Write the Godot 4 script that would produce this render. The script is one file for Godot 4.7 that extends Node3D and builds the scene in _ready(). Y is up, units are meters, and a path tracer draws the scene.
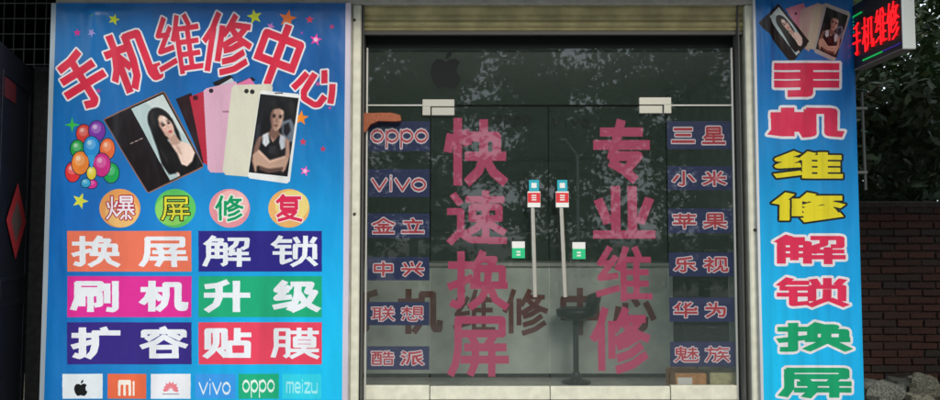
extends Node3D
# ---------------------------------------------------------------- camera constants (photograph is 940 x 400)
const F := 740.0
const TILT := 0.0530
const EYE := Vector3(0.0, 1.117, 5.0)
const GZ := -0.10          # front face of the shop glass
const BZ := 0.035          # face of the printed banners
var names := {}
var rng := RandomNumberGenerator.new()

# a photograph pixel gives a direction; the point is where it meets the plane z
func P(px: float, py: float, z: float) -> Vector3:
	var a := (px - 470.0) / F
	var b := -(py - 200.0) / F
	var d := Vector3(a, sin(TILT) + b * cos(TILT), -cos(TILT) + b * sin(TILT))
	var t := (z - EYE.z) / d.z
	return EYE + d * t
func X(px: float, z: float) -> float: return P(px, 239.0, z).x
func Y(py: float, z: float) -> float: return P(470.0, py, z).y

# ---------------------------------------------------------------- naming and nodes
func numbered(n: String) -> String:
	names[n] = names.get(n, 0) + 1
	return n if names[n] == 1 else "%s_%03d" % [n, names[n] - 1]
func thing(called: String, label: String, category: String, at := Vector3.ZERO, group := "") -> Node3D:
	var o := Node3D.new()
	o.name = numbered(called)
	add_child(o)
	o.position = at
	o.set_meta("label", label)
	o.set_meta("category", category)
	if group != "": o.set_meta("group", group)
	return o
# mesh is built in world coordinates; its origin is moved to its own middle
func part(parent: Node3D, called: String, mesh: Mesh, mat: Material, label := "") -> MeshInstance3D:
	var o := MeshInstance3D.new()
	o.name = called
	o.mesh = mesh
	o.material_override = mat
	parent.add_child(o, true)
	var w := Vector3.ZERO
	var p: Node = parent
	while p != self:
		w += (p as Node3D).position
		p = p.get_parent()
	o.position = -w
	if label != "": o.set_meta("label", label)
	return o
func structure(called: String, mesh: Mesh, mat: Material) -> MeshInstance3D:
	var o := MeshInstance3D.new()
	o.name = called
	o.mesh = mesh
	o.material_override = mat
	add_child(o, true)
	o.set_meta("kind", "structure")
	return o

# ---------------------------------------------------------------- materials
func mat(c: Color, rough := 0.6, metal := 0.0, spec := 0.5) -> StandardMaterial3D:
	var m := StandardMaterial3D.new()
	m.albedo_color = c
	m.roughness = rough
	m.metallic = metal
	m.metallic_specular = spec
	return m
func lin(r: float, g: float, b: float) -> Color: return Color(r, g, b).linear_to_srgb()
func noise_tex(freq: float, lo: Color, hi: Color, seed_: int, size := 256, oct := 4) -> ImageTexture:
	var n := FastNoiseLite.new()
	n.seed = seed_
	n.frequency = freq
	n.fractal_octaves = oct
	var src := n.get_seamless_image(size, size)
	var im := Image.create(size, size, false, Image.FORMAT_RGB8)
	for y in size:
		for x in size:
			im.set_pixel(x, y, lo.lerp(hi, src.get_pixel(x, y).r))
	return ImageTexture.create_from_image(im)
func grainy(c: Color, spread: float, freq: float, rough: float, tile: float, bump := 0.0, seed_ := 1) -> StandardMaterial3D:
	var m := mat(Color.WHITE, rough)
	var lo := Color(c.r * (1 - spread), c.g * (1 - spread), c.b * (1 - spread))
	var hi := Color(minf(1, c.r * (1 + spread)), minf(1, c.g * (1 + spread)), minf(1, c.b * (1 + spread)))
	m.albedo_texture = noise_tex(freq, lo, hi, seed_)
	m.uv1_triplanar = true
	m.uv1_world_triplanar = true
	m.uv1_scale = Vector3.ONE / tile
	if bump > 0.0:
		m.heightmap_enabled = true
		m.heightmap_scale = bump
		m.heightmap_texture = noise_tex(freq * 2.0, Color.BLACK, Color.WHITE, seed_ + 7)
	return m

# ---------------------------------------------------------------- shapes
func tri(st: SurfaceTool, a: Vector3, b: Vector3, c: Vector3) -> void:
	st.add_vertex(a); st.add_vertex(b); st.add_vertex(c)
func quad(st: SurfaceTool, a: Vector3, b: Vector3, c: Vector3, d: Vector3) -> void:
	tri(st, a, b, c); tri(st, a, c, d)
func begin() -> SurfaceTool:
	var st := SurfaceTool.new()
	st.begin(Mesh.PRIMITIVE_TRIANGLES)
	st.set_smooth_group(-1)
	return st
func done(st: SurfaceTool) -> ArrayMesh:
	st.generate_normals()
	return st.commit()
# box from two corners with chamfered edges of width c
func add_box(st: SurfaceTool, lo: Vector3, hi: Vector3, c := 0.0, xf := Transform3D.IDENTITY) -> void:
	var a := Vector3(minf(lo.x, hi.x), minf(lo.y, hi.y), minf(lo.z, hi.z))
	var b := Vector3(maxf(lo.x, hi.x), maxf(lo.y, hi.y), maxf(lo.z, hi.z))
	c = minf(c, (b - a)[(b - a).min_axis_index()] * 0.45)
	var v := []
	for ax in 3:                                   # two faces for each axis, each inset by c
		for s in 2:
			var f := []
			var u := (ax + 1) % 3
			var w := (ax + 2) % 3
			for k in 4:
				var p := Vector3.ZERO
				p[ax] = b[ax] if s == 1 else a[ax]
				p[u] = (b[u] - c) if k in [1, 2] else (a[u] + c)
				p[w] = (b[w] - c) if k in [2, 3] else (a[w] + c)
				f.append(xf * p)
			if s == 1: quad(st, f[0], f[3], f[2], f[1])
			else: quad(st, f[0], f[1], f[2], f[3])
			v.append(f)
	if c <= 0.0: return
	var mid := xf * ((a + b) * 0.5)
	for ax in 3:                                   # edge strips
		var u := (ax + 1) % 3
		var w := (ax + 2) % 3
		for su in 2:
			for sw in 2:
				var q := []
				for e in 2:
					var p1 := Vector3.ZERO
					var p2 := Vector3.ZERO
					p1[ax] = (b[ax] - c) if e == 1 else (a[ax] + c)
					p2[ax] = p1[ax]
					p1[u] = b[u] if su == 1 else a[u]
					p1[w] = (b[w] - c) if sw == 1 else (a[w] + c)
					p2[u] = (b[u] - c) if su == 1 else (a[u] + c)
					p2[w] = b[w] if sw == 1 else a[w]
					q.append(xf * p1); q.append(xf * p2)
				out_quad(st, q[0], q[1], q[3], q[2], mid)
	for sx in 2:
		for sy in 2:
			for sz in 2:
				var e := Vector3(b.x if sx else a.x, b.y if sy else a.y, b.z if sz else a.z)
				var i := Vector3(-c if sx else c, -c if sy else c, -c if sz else c)
				var p := [xf * (e + Vector3(0, i.y, i.z)), xf * (e + Vector3(i.x, 0, i.z)), xf * (e + Vector3(i.x, i.y, 0))]
				var n: Vector3 = (p[1] - p[0]).cross(p[2] - p[0])
				if n.dot(p[0] - mid) > 0: tri(st, p[0], p[2], p[1])
				else: tri(st, p[0], p[1], p[2])
func out_quad(st: SurfaceTool, a: Vector3, b: Vector3, c: Vector3, d: Vector3, mid: Vector3) -> void:
	if (b - a).cross(c - a).dot((a + c) * 0.5 - mid) > 0: quad(st, a, d, c, b)
	else: quad(st, a, b, c, d)
func box(lo: Vector3, hi: Vector3, c := 0.0) -> ArrayMesh:
	var st := begin()
	add_box(st, lo, hi, c)
	return done(st)
# tube along points with radii
func add_tube(st: SurfaceTool, pts: Array, radii: Array, n := 10) -> void:
	var rings := []
	for i in pts.size():
		var t: Vector3 = (pts[mini(i + 1, pts.size() - 1)] - pts[maxi(i - 1, 0)]).normalized()
		var u := t.cross(Vector3.UP if absf(t.y) < 0.9 else Vector3.RIGHT).normalized()
		var w := t.cross(u)
		var ring := []
		for k in n:
			var a := TAU * k / n
			ring.append(pts[i] + (u * cos(a) + w * sin(a)) * radii[i])
		rings.append(ring)
	st.set_smooth_group(1)
	for i in pts.size() - 1:
		for k in n:
			var k2 := (k + 1) % n
			quad(st, rings[i][k], rings[i + 1][k], rings[i + 1][k2], rings[i][k2])
	st.set_smooth_group(-1)
	for e in [0, pts.size() - 1]:
		for k in n:
			var k2 := (k + 1) % n
			if e == 0: tri(st, pts[e], rings[e][k], rings[e][k2])
			else: tri(st, pts[e], rings[e][k2], rings[e][k])
func tube(pts: Array, radii: Array, n := 10) -> ArrayMesh:
	var st := begin()
	add_tube(st, pts, radii, n)
	return done(st)
# prism: polygon in xy at z0, back at z1
func prism(poly: PackedVector2Array, z0: float, z1: float) -> ArrayMesh:
	var st := begin()
	var idx := Geometry2D.triangulate_polygon(poly)
	for i in range(0, idx.size(), 3):
		var a := poly[idx[i]]; var b := poly[idx[i + 1]]; var c := poly[idx[i + 2]]
		if (b - a).cross(c - a) > 0:
			var s := b; b = c; c = s
		tri(st, Vector3(a.x, a.y, z0), Vector3(b.x, b.y, z0), Vector3(c.x, c.y, z0))
		tri(st, Vector3(a.x, a.y, z1), Vector3(c.x, c.y, z1), Vector3(b.x, b.y, z1))
	var cw := Geometry2D.is_polygon_clockwise(poly)
	for i in poly.size():
		var a := poly[i]; var b := poly[(i + 1) % poly.size()]
		if cw: quad(st, Vector3(a.x, a.y, z0), Vector3(a.x, a.y, z1), Vector3(b.x, b.y, z1), Vector3(b.x, b.y, z0))
		else: quad(st, Vector3(a.x, a.y, z0), Vector3(b.x, b.y, z0), Vector3(b.x, b.y, z1), Vector3(a.x, a.y, z1))
	return done(st)

# ---------------------------------------------------------------- hand-made letters: strokes on a 100 x 100 grid, y down
const HAND := "2,26 38,26;21,5 21,88 15,94 6,90;2,62 38,48"
const SILK := "26,6 10,32 32,32;36,22 10,58 38,54;6,86 40,76"
const G := {
	"手": "72,10 50,16 22,19;14,38 86,38;6,60 94,60;51,16 51,88 44,93 30,89",
	"机": "4,30 44,30;24,6 24,96;22,34 14,58 4,72;28,42 42,60;54,14 54,52 50,78 38,94;54,14 80,14 80,82 84,90 94,90 95,74",
	"维": SILK + ";54,6 48,24 40,42;50,24 50,96;70,6 76,20;50,26 94,26;52,48 90,48;52,68 90,68;48,90 96,90;72,26 72,90",
	"修": "22,6 14,30 2,50;16,32 16,96;34,26 34,78;58,6 50,22 40,36;50,20 90,20;84,20 70,38 42,54;54,26 70,40 96,50;78,48 60,58 46,62;84,62 66,74 46,80;92,76 70,90 44,98",
	"中": "12,66 12,24 88,24 88,66;12,64 88,64;50,4 50,98",
	"心": "14,44 10,66 6,80;30,36 30,78 38,90 66,90 74,84 76,66;46,18 58,36;78,34 86,48 94,66",
	"换": HAND + ";58,5 52,18 42,32;54,16 78,16 70,30;48,58 48,32 92,32 92,58;40,60 98,60;68,34 66,62 56,82 38,96;70,62 80,84 98,96",
	"屏": "14,10 90,10 90,32;14,32 90,32;14,10 14,56 10,80 2,96;38,38 44,48;74,38 66,48;28,54 94,54;22,74 98,74;44,54 44,78 36,96;72,54 72,98",
	"解": "20,4 14,16 4,28;18,14 38,14 34,24;10,28 46,28 46,90 40,94;10,28 10,70 2,96;28,28 28,72;10,48 46,48;10,68 46,68;54,12 94,12 92,36 84,42;72,12 68,30 54,46;62,46 56,62;58,58 94,58;52,76 98,76;76,44 76,98",
	"锁": "18,4 12,18 2,30;14,18 40,18;8,36 38,36;4,56 40,56;22,36 22,88 40,78;50,8 56,22;72,4 72,28;92,8 86,22;50,74 50,32 92,32 92,74;71,40 70,66 60,84 44,96;78,72 94,94",
	"刷": "10,10 60,10 60,30;10,30 60,30;10,10 10,60 2,92;20,80 20,44 58,44 58,78 50,80;38,32 38,98;74,14 74,70;92,6 92,90 86,96 76,94",
	"升": "48,6 30,16 6,20;4,48 96,48;32,16 32,56 26,78 8,96;70,6 70,98",
	"级": SILK + ";44,12 84,12 76,38 92,38 80,66 62,84 44,96;56,12 54,48 48,74 38,94;56,40 68,66 84,84 98,94",
	"扩": HAND + ";66,4 70,14;46,18 98,18;48,18 48,56 44,80 34,96",
	"容": "48,2 52,10;8,28 8,14 92,14 92,28;34,22 16,38;64,22 84,36;50,30 32,48 4,62;50,30 70,48 96,60;26,96 26,64 74,64 74,96;26,92 74,92",
	"贴": "8,68 8,10 44,10 44,68;26,20 26,52 18,76 4,94;32,70 46,92;72,6 72,48;72,24 98,24;54,94 54,50 94,50 94,94;54,90 94,90",
	"膜": "2,94 8,64 8,8 34,8 34,88 28,94;8,34 34,34;8,58 34,58;42,16 98,16;58,4 58,28;82,4 82,28;50,60 50,34 90,34 90,60;50,47 90,47;50,60 90,60;42,74 98,74;70,60 66,78 42,96;72,76 84,88 98,96",
	"爆": "4,30 10,50;38,26 30,46;20,6 20,50 14,76 2,94;22,58 38,84;50,28 50,6 90,6 90,28;50,17 90,17;50,28 90,28;44,42 96,42;60,32 60,56;80,32 80,56;40,58 98,58;56,60 40,78;84,60 98,76;70,60 70,96;52,94 62,80;88,94 78,80",
	"复": "30,2 22,14 8,28;26,12 90,12;24,54 24,24 76,24 76,54;24,39 76,39;24,54 76,54;36,56 26,70 10,82;34,66 74,66 56,86 14,98;32,72 56,88 94,98",
	"快": "20,4 20,98;8,28 4,48;32,22 36,38;44,28 86,28 86,58;36,58 98,58;64,6 64,58 56,80 38,96;66,60 80,82 98,96",
	"速": "10,10 20,24;2,40 22,40 22,76 4,96;20,80 40,92 98,94;34,18 94,18;42,54 42,32 88,32 88,54;42,53 88,53;65,4 65,84;62,56 48,72 32,80;68,58 82,70 96,78",
	"专": "18,20 84,20;6,42 96,42;50,4 42,34 34,62;34,60 80,60 60,82;34,72 56,84 72,98",
	"业": "36,6 36,88;64,6 64,88;8,30 22,66;92,28 78,66;2,90 98,90",
	"金": "50,2 30,24 4,40;50,2 70,22 96,38;28,42 72,42;14,60 86,60;50,42 50,92;28,68 34,84;72,68 66,84;6,94 94,94",
	"立": "48,4 54,18;12,26 88,26;30,38 38,74;72,38 62,80;4,90 96,90",
	"兴": "12,14 22,36;44,6 50,30;84,8 70,40;4,52 96,52;36,62 14,94;64,62 90,92",
	"联": "2,12 46,12;12,12 12,76;36,12 36,98;12,32 36,32;12,52 36,52;2,80 46,70;58,4 64,16;88,4 80,18;52,24 96,24;48,48 98,48;74,24 72,54 64,76 46,96;74,52 84,76 98,94",
	"想": "4,18 46,18;25,2 25,60;22,24 4,46;28,28 44,42;56,56 56,6 92,6 92,56;56,22 92,22;56,38 92,38;56,54 92,54;12,70 6,90;30,68 32,90 40,95 66,95 70,82;48,64 56,76;80,68 92,86",
	"酷": "2,10 46,10;6,94 6,28 42,28 42,94;18,10 18,44 12,56;30,10 30,52 42,54;6,70 42,70;6,92 42,92;62,6 54,28;58,20 94,20;50,42 98,42;76,4 76,42;58,94 58,58 92,58 92,94;58,92 92,92",
	"派": "8,8 20,18;4,34 16,42;18,56 4,92;88,6 60,14 36,16 36,52 26,90;90,28 70,36 54,38 54,92 66,84;66,38 74,68 96,92;90,52 76,62",
	"三": "14,14 86,14;20,48 80,48;4,86 96,86",
	"星": "22,40 22,6 78,6 78,40;22,23 78,23;22,40 78,40;24,46 10,64;18,56 88,56;16,74 84,74;50,46 50,94;4,94 96,94",
	"小": "50,4 50,90 44,96 32,90;26,32 6,70;72,30 94,68",
	"米": "4,46 96,46;50,4 50,98;20,12 34,34;80,10 66,34;46,48 30,72 4,90;54,48 70,70 96,88",
	"苹": "4,16 96,16;32,4 32,28;68,4 68,28;12,38 88,38;26,46 34,58;74,46 66,58;4,66 96,66;50,38 50,98",
	"果": "20,46 20,6 80,6 80,46;20,26 80,26;20,46 80,46;4,62 96,62;50,6 50,98;46,64 28,80 4,92;54,64 72,80 96,92",
	"乐": "76,4 44,12 20,14 18,44 88,44;50,24 50,90 42,96 32,90;28,58 8,86;70,58 92,82",
	"视": "20,4 26,14;4,26 38,26 20,48 2,62;20,44 20,98;26,54 38,66;50,62 50,8 92,8 92,62;70,22 70,54 60,78 40,96;76,60 76,86 82,92 96,92 98,76",
	"华": "26,4 18,22 4,38;18,24 18,54;72,6 58,24 42,34;50,6 50,44 56,50 92,50 94,36;4,70 96,70;50,54 50,98",
	"为": "18,10 28,24;6,40 84,40 82,80 76,92 62,90;48,4 46,40 36,70 8,96;54,54 64,70",
	"魅": "28,2 22,12;8,48 8,14 46,14 46,48;8,31 46,31;8,48 46,48;26,14 26,48 18,76 2,96;32,50 32,84 40,92 96,92 98,80;44,58 38,72 50,70;62,18 92,18;56,38 98,38;77,4 77,78;74,42 54,68;80,42 98,66",
	"族": "20,2 26,12;2,20 46,20;20,20 18,58 2,94;20,44 42,44 40,84 32,92;62,4 48,26;58,14 98,14;64,30 54,46;60,40 92,40;48,62 98,62;74,42 72,66 46,96;76,64 98,94",
	"福": "20,4 26,14;4,26 38,26 20,48 2,62;20,44 20,98;26,54 38,66;48,8 96,8;54,40 54,22 90,22 90,40;54,40 90,40;50,96 50,54 94,54 94,96;50,94 94,94;50,74 94,74;72,54 72,94",
	# squared forms for the column banner
	"手□": "8,10 92,10;8,38 92,38;8,64 92,64;50,10 50,94 28,94",
	"机□": "4,26 40,26;22,4 22,96;8,40 8,80 4,92;36,40 36,80;54,10 54,92 46,94;54,10 84,10 84,90 96,92",
	"维□": "30,4 6,28 30,28 6,54 34,50;4,90 36,80;54,4 42,28;48,20 48,96;72,4 72,96;48,20 96,20;48,44 94,44;48,68 94,68;48,92 98,92",
	"修□": "20,4 4,36;14,28 14,96;32,24 32,80;52,4 42,26;46,18 94,18;86,18 46,48;56,24 96,46;80,50 44,62;86,66 44,80;94,80 44,98",
	"解□": "18,2 4,22;16,12 38,12;8,26 46,26 46,96;8,26 8,96;27,26 27,84;8,48 46,48;8,70 46,70;54,8 94,8 94,38 84,38;70,8 70,30 54,42;58,46 54,60;54,56 96,56;50,76 98,76;76,44 76,98",
	"锁□": "16,2 4,24;10,16 42,16;6,36 40,36;2,58 42,58;22,36 22,92 42,88;52,6 56,20;72,2 72,24;94,6 88,20;50,78 50,30 94,30 94,78;72,42 72,74 48,96;78,76 98,96",
	"换□": "2,22 40,22;20,4 20,94 6,94;2,62 40,52;56,4 46,22;52,14 80,14 72,28;48,58 48,30 94,30 94,58;42,60 98,60;68,30 68,64 42,94;72,64 98,94",
	"屏□": "12,8 92,8 92,30;12,30 92,30;12,8 12,70 4,94;34,38 38,48;78,38 74,48;28,54 98,54;24,76 98,76;46,54 46,80 38,98;78,54 78,98",
	"o": "50,30 74,36 90,52 90,66 74,82 50,88 26,82 10,66 10,52 26,36 50,30",
	"p": "12,32 12,118;50,30 74,36 90,52 90,66 74,82 50,88 26,82 12,66 12,52 26,36 50,30",
	"v": "6,30 50,88 94,30",
	"i": "50,36 50,90;50,12 50,16",
	"m": "10,90 10,30 90,30 90,90;50,46 50,90",
	"l": "50,30 50,90",
	"e": "10,60 90,60 86,40 66,30 34,30 12,44 10,62 18,80 40,88 84,86",
	"z": "10,32 88,32 10,88 92,88",
	"u": "10,30 10,74 26,88 90,88 90,30",
}
var parsed := {}
func strokes(ch: String) -> Array:
	if not parsed.has(ch):
		var out := []
		for s in (G[ch] as String).split(";"):
			var line := []
			for p in s.split(" "):
				var xy := p.split(",")
				line.append(Vector2(float(xy[0]), float(xy[1])))
			out.append(line)
		parsed[ch] = out
	return parsed[ch]
# convex pieces of a letter in grid units: wh = thickness of level strokes, wv = of upright ones, grow = extra all round
func pieces(ch: String, wh: float, wv: float, gx := 0.0, gy := 0.0) -> Array:
	var ss := strokes(ch)
	var n := ss.size()
	var k := 1.0 if n <= 6 else (0.92 if n <= 8 else (0.8 if n <= 10 else 0.68))
	var out := []
	for line in ss:
		for i in line.size() - 1:
			var a: Vector2 = line[i]
			var b: Vector2 = line[i + 1]
			var t := (b - a).normalized()
			var w := lerpf(wv, wh, absf(t.x) / (absf(t.x) + absf(t.y))) * k * 0.5
			var nn := Vector2(-t.y, t.x) * w
			var cap0 := w * 0.55 if i == 0 else 0.0
			var cap1 := w * 0.55 if i == line.size() - 2 else 0.0
			var q := [a - t * cap0 + nn, b + t * cap1 + nn, b + t * cap1 - nn, a - t * cap0 - nn]
			out.append(swell(q, gx, gy))
			if i > 0:
				var d := []
				for j in 8: d.append(a + Vector2(cos(TAU * j / 8.0) * wv, sin(TAU * j / 8.0) * wh) * k * 0.5)
				out.append(swell(d, gx, gy))
	return out
func swell(q: Array, gx: float, gy: float) -> PackedVector2Array:
	if gx <= 0.0: return PackedVector2Array(q)
	var pts := PackedVector2Array()
	for p in q:
		for j in 8: pts.append(p + Vector2(cos(TAU * j / 8.0) * gx, sin(TAU * j / 8.0) * gy))
	return Geometry2D.convex_hull(pts)
# the letter as separate level runs (nothing overlaps): [y, x0, x1] rows in grid units
func runs(ch: String, wh: float, wv: float, rows := 120) -> Array:
	var ps := pieces(ch, wh, wv)
	var out := []
	for r in rows:
		var y := -12.0 + 140.0 * (r + 0.5) / rows
		var spans := []
		for poly in ps:
			var lo := 1e9
			var hi := -1e9
			for i in poly.size():
				var a: Vector2 = poly[i]
				var b: Vector2 = poly[(i + 1) % poly.size()]
				if (a.y <= y) != (b.y <= y):
					var x := a.x + (y - a.y) / (b.y - a.y) * (b.x - a.x)
					lo = minf(lo, x); hi = maxf(hi, x)
			if hi > lo: spans.append(Vector2(lo, hi))
		spans.sort_custom(func(a, b): return a.x < b.x)
		var cur := Vector2(1e9, 1e9)
		for s in spans:
			if cur.x > 1e8: cur = s
			elif s.x <= cur.y: cur.y = maxf(cur.y, s.y)
			else:
				out.append([y, cur.x, cur.y]); cur = s
		if cur.x < 1e8: out.append([y, cur.x, cur.y])
	return out
# letter cut from film: o = top left corner, u = across, v = down (both for the 100 grid)
func cut_letter(ch: String, o: Vector3, u: Vector3, v: Vector3, wh: float, wv: float) -> ArrayMesh:
	var st := begin()
	var h := 140.0 / 120.0 * 0.5
	for r in runs(ch, wh, wv):
		var y0: float = (r[0] - h) / 100.0
		var y1: float = (r[0] + h) / 100.0
		var a: Vector3 = o + u * (r[1] / 100.0) + v * y0
		var b: Vector3 = o + u * (r[2] / 100.0) + v * y0
		var c: Vector3 = o + u * (r[2] / 100.0) + v * y1
		var d: Vector3 = o + u * (r[1] / 100.0) + v * y1
		quad(st, a, b, c, d)
	return done(st)

# ---------------------------------------------------------------- drawing print into an Image
class Sheet:
	var im: Image
	var map: Callable               # photograph pixel -> sheet pixel
	func poly(pts: Array, c: Color) -> void:
		var q := PackedVector2Array()
		for p in pts: q.append(map.call(p))
		fill(q, c)
	func fill(q: PackedVector2Array, c: Color) -> void:
		var lo := 1e9
		var hi := -1e9
		for p in q:
			lo = minf(lo, p.y); hi = maxf(hi, p.y)
		for y in range(maxi(0, int(floor(lo))), mini(im.get_height() - 1, int(ceil(hi))) + 1):
			var yc := y + 0.5
			var xs := []
			for i in q.size():
				var a := q[i]
				var b := q[(i + 1) % q.size()]
				if (a.y <= yc) != (b.y <= yc): xs.append(a.x + (yc - a.y) / (b.y - a.y) * (b.x - a.x))
			xs.sort()
			for k in range(0, xs.size() - 1, 2):
				var x0 := int(round(xs[k]))
				var x1 := int(round(xs[k + 1]))
				if x1 > x0: im.fill_rect(Rect2i(x0, y, x1 - x0, 1), c)
	func oval(cx: float, cy: float, rx: float, ry: float, c: Color, turn := 0.0) -> void:
		var pts := []
		for k in 28: pts.append(Vector2(cx, cy) + Vector2(cos(TAU * k / 28) * rx, sin(TAU * k / 28) * ry).rotated(turn))
		poly(pts, c)
	func rect(x0: float, y0: float, x1: float, y1: float, c: Color) -> void:
		poly([Vector2(x0, y0), Vector2(x1, y0), Vector2(x1, y1), Vector2(x0, y1)], c)
	func star(cx: float, cy: float, r: float, c: Color, turn := 0.0, n := 5, inner := 0.42) -> void:
		var pts := []
		for k in n * 2:
			var a := turn - PI / 2 + PI * k / n
			pts.append(Vector2(cx, cy) + Vector2(cos(a), sin(a)) * (r if k % 2 == 0 else r * inner))
		poly(pts, c)
	# points given in the unit square of a slanted frame
	func inside(t: Transform2D, pts: Array, c: Color) -> void:
		var q := []
		for p in pts: q.append(t * p)
		poly(q, c)
	func blob(t: Transform2D, cx: float, cy: float, rx: float, ry: float, c: Color) -> void:
		var q := []
		for k in 24: q.append(t * Vector2(cx + cos(TAU * k / 24) * rx, cy + sin(TAU * k / 24) * ry))
		poly(q, c)

func print_letter(s: Sheet, ch: String, cx: float, cy: float, w: float, h: float, turn: float, wh: float, wv: float, ink: Color, line := Color.TRANSPARENT, edge := 0.0, edge2 := 0.0, line2 := Color.TRANSPARENT) -> void:
	for pass_ in 3:
		if pass_ == 0 and edge2 <= 0: continue
		if pass_ == 1 and edge <= 0: continue
		var e := [edge + edge2, edge, 0.0][pass_] as float
		for q in pieces(ch, wh, wv, e * 100.0 / w, e * 100.0 / h):
			var pts := []
			for p in q: pts.append(Vector2(cx, cy) + (Vector2((p.x - 50) * w, (p.y - 51) * h) / 100.0).rotated(turn))
			s.poly(pts, [line2, line, ink][pass_])

const SKIN := Color(0.90, 0.76, 0.70)
func soft_photo(kind: int) -> Image:
	var s := Sheet.new()
	s.im = Image.create(192, 360, false, Image.FORMAT_RGB8)
	s.map = func(p: Vector2) -> Vector2: return p
	var t := Transform2D(Vector2(192, 0), Vector2(0, 360), Vector2.ZERO)
	if kind == 0: portrait_long_hair(s, t)
	else: portrait_tank_top(s, t)
	s.im.resize(27, 52, Image.INTERPOLATE_LANCZOS)
	s.im.resize(192, 360, Image.INTERPOLATE_CUBIC)
	var g := RandomNumberGenerator.new()
	g.seed = 77 + kind
	for y in 360:
		for x in 192:
			var c := s.im.get_pixel(x, y)
			var k := g.randf_range(-.02, .02)
			s.im.set_pixel(x, y, Color(c.r + k, c.g + k, c.b + k))
	return s.im
func lay_photo(s: Sheet, kind: int, f: Transform2D) -> void:
	var ph := soft_photo(kind)
	var o: Vector2 = s.map.call(f.origin)
	var bx: Vector2 = s.map.call(f * Vector2(1, 0)) - o
	var by: Vector2 = s.map.call(f * Vector2(0, 1)) - o
	var inv := Transform2D(bx, by, o).affine_inverse()
	var r := Rect2(o, Vector2.ZERO).expand(o + bx).expand(o + by).expand(o + bx + by)
	for y in range(int(r.position.y), int(r.end.y) + 1):
		for x in range(int(r.position.x), int(r.end.x) + 1):
			var q := inv * Vector2(x + .5, y + .5)
			if q.x >= 0 and q.y >= 0 and q.x < 1 and q.y < 1 and x >= 0 and y >= 0 and x < s.im.get_width() and y < s.im.get_height():
				s.im.set_pixel(x, y, ph.get_pixel(int(q.x * 192), int(q.y * 360)))
func shapes(s: Sheet, t: Transform2D, list: Array) -> void:
	for a in list:
		if a[0] is Array: s.inside(t, pv(a[0]), a[1])
		else: s.blob(t, a[0], a[1], a[2], a[3], a[4])
func portrait_long_hair(s: Sheet, t: Transform2D) -> void:
	var hair := Color(0.07, 0.06, 0.07)
	var shade := Color(0.78, 0.63, 0.58)
	var pale := Color(0.93, 0.82, 0.78)
	shapes(s, t, [
		[[0, 0, 1, 0, 1, 1, 0, 1], Color(0.72, 0.80, 0.82)],
		[[.45, 0, 1, 0, 1, .6, .8, .35], Color(0.83, 0.88, 0.89)],
		[.55, .32, .34, .215, hair],
		[[.22, .30, .36, .28, .50, .56, .52, .80, .34, .96, .06, .93, .02, .78, .12, .58], hair],
		[[.78, .24, .90, .32, .88, .50, .82, .62, .76, .58, .80, .44], hair],
		[[.54, .46, .52, .60, .40, .66, .56, .72, .80, .68, .78, .58, .74, .48], shade],
		[[.36, .70, .54, .615, .66, .64, .80, .62, .96, .68, 1.0, .74, 1.0, 1.0, .26, 1.0, .30, .82], pale],
		[[.60, .64, .70, .66, .66, .78, .58, .74], Color(0.84, 0.70, 0.65)],
		[.635, .365, .205, .155, SKIN],
		[[.46, .30, .54, .25, .56, .42, .62, .51, .56, .50, .48, .42], shade],
		[.68, .30, .10, .045, Color(0.95, 0.85, 0.81)],
		[.565, .410, .055, .030, Color(0.90, 0.70, 0.66)], [.775, .405, .035, .028, Color(0.92, 0.73, 0.69)],
		[[.53, .312, .63, .305, .635, .316, .53, .324], Color(0.22, 0.15, 0.15)], [[.715, .307, .80, .314, .80, .326, .715, .318], Color(0.22, 0.15, 0.15)],
		[.590, .347, .052, .015, Color(0.13, 0.09, 0.10)], [.752, .349, .042, .014, Color(0.13, 0.09, 0.10)],
		[[.675, .345, .70, .345, .715, .405, .69, .418, .655, .412], Color(0.86, 0.69, 0.64)],
		[.675, .458, .060, .014, Color(0.74, 0.27, 0.32)], [.675, .485, .04, .010, Color(0.84, 0.67, 0.62)],
		[[.36, .30, .42, .16, .60, .12, .66, .21, .54, .25, .48, .34, .50, .48, .42, .60], hair],
		[[.60, .13, .78, .17, .86, .28, .86, .44, .82, .34, .74, .25, .64, .22], hair],
		[[.34, .18, .46, .13, .56, .14, .44, .22, .38, .34], Color(0.17, 0.15, 0.16)],
		[[.14, .64, .22, .56, .24, .74, .16, .84], Color(0.14, 0.12, 0.13)],
		[[.34, .94, .46, .86, .62, .93, .82, .90, 1.0, .82, 1.0, 1.0, .32, 1.0], Color(0.05, 0.05, 0.06)],
		[[.40, .60, .50, .56, .54, .74, .50, .90, .36, .97, .24, .92], hair]])
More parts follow.
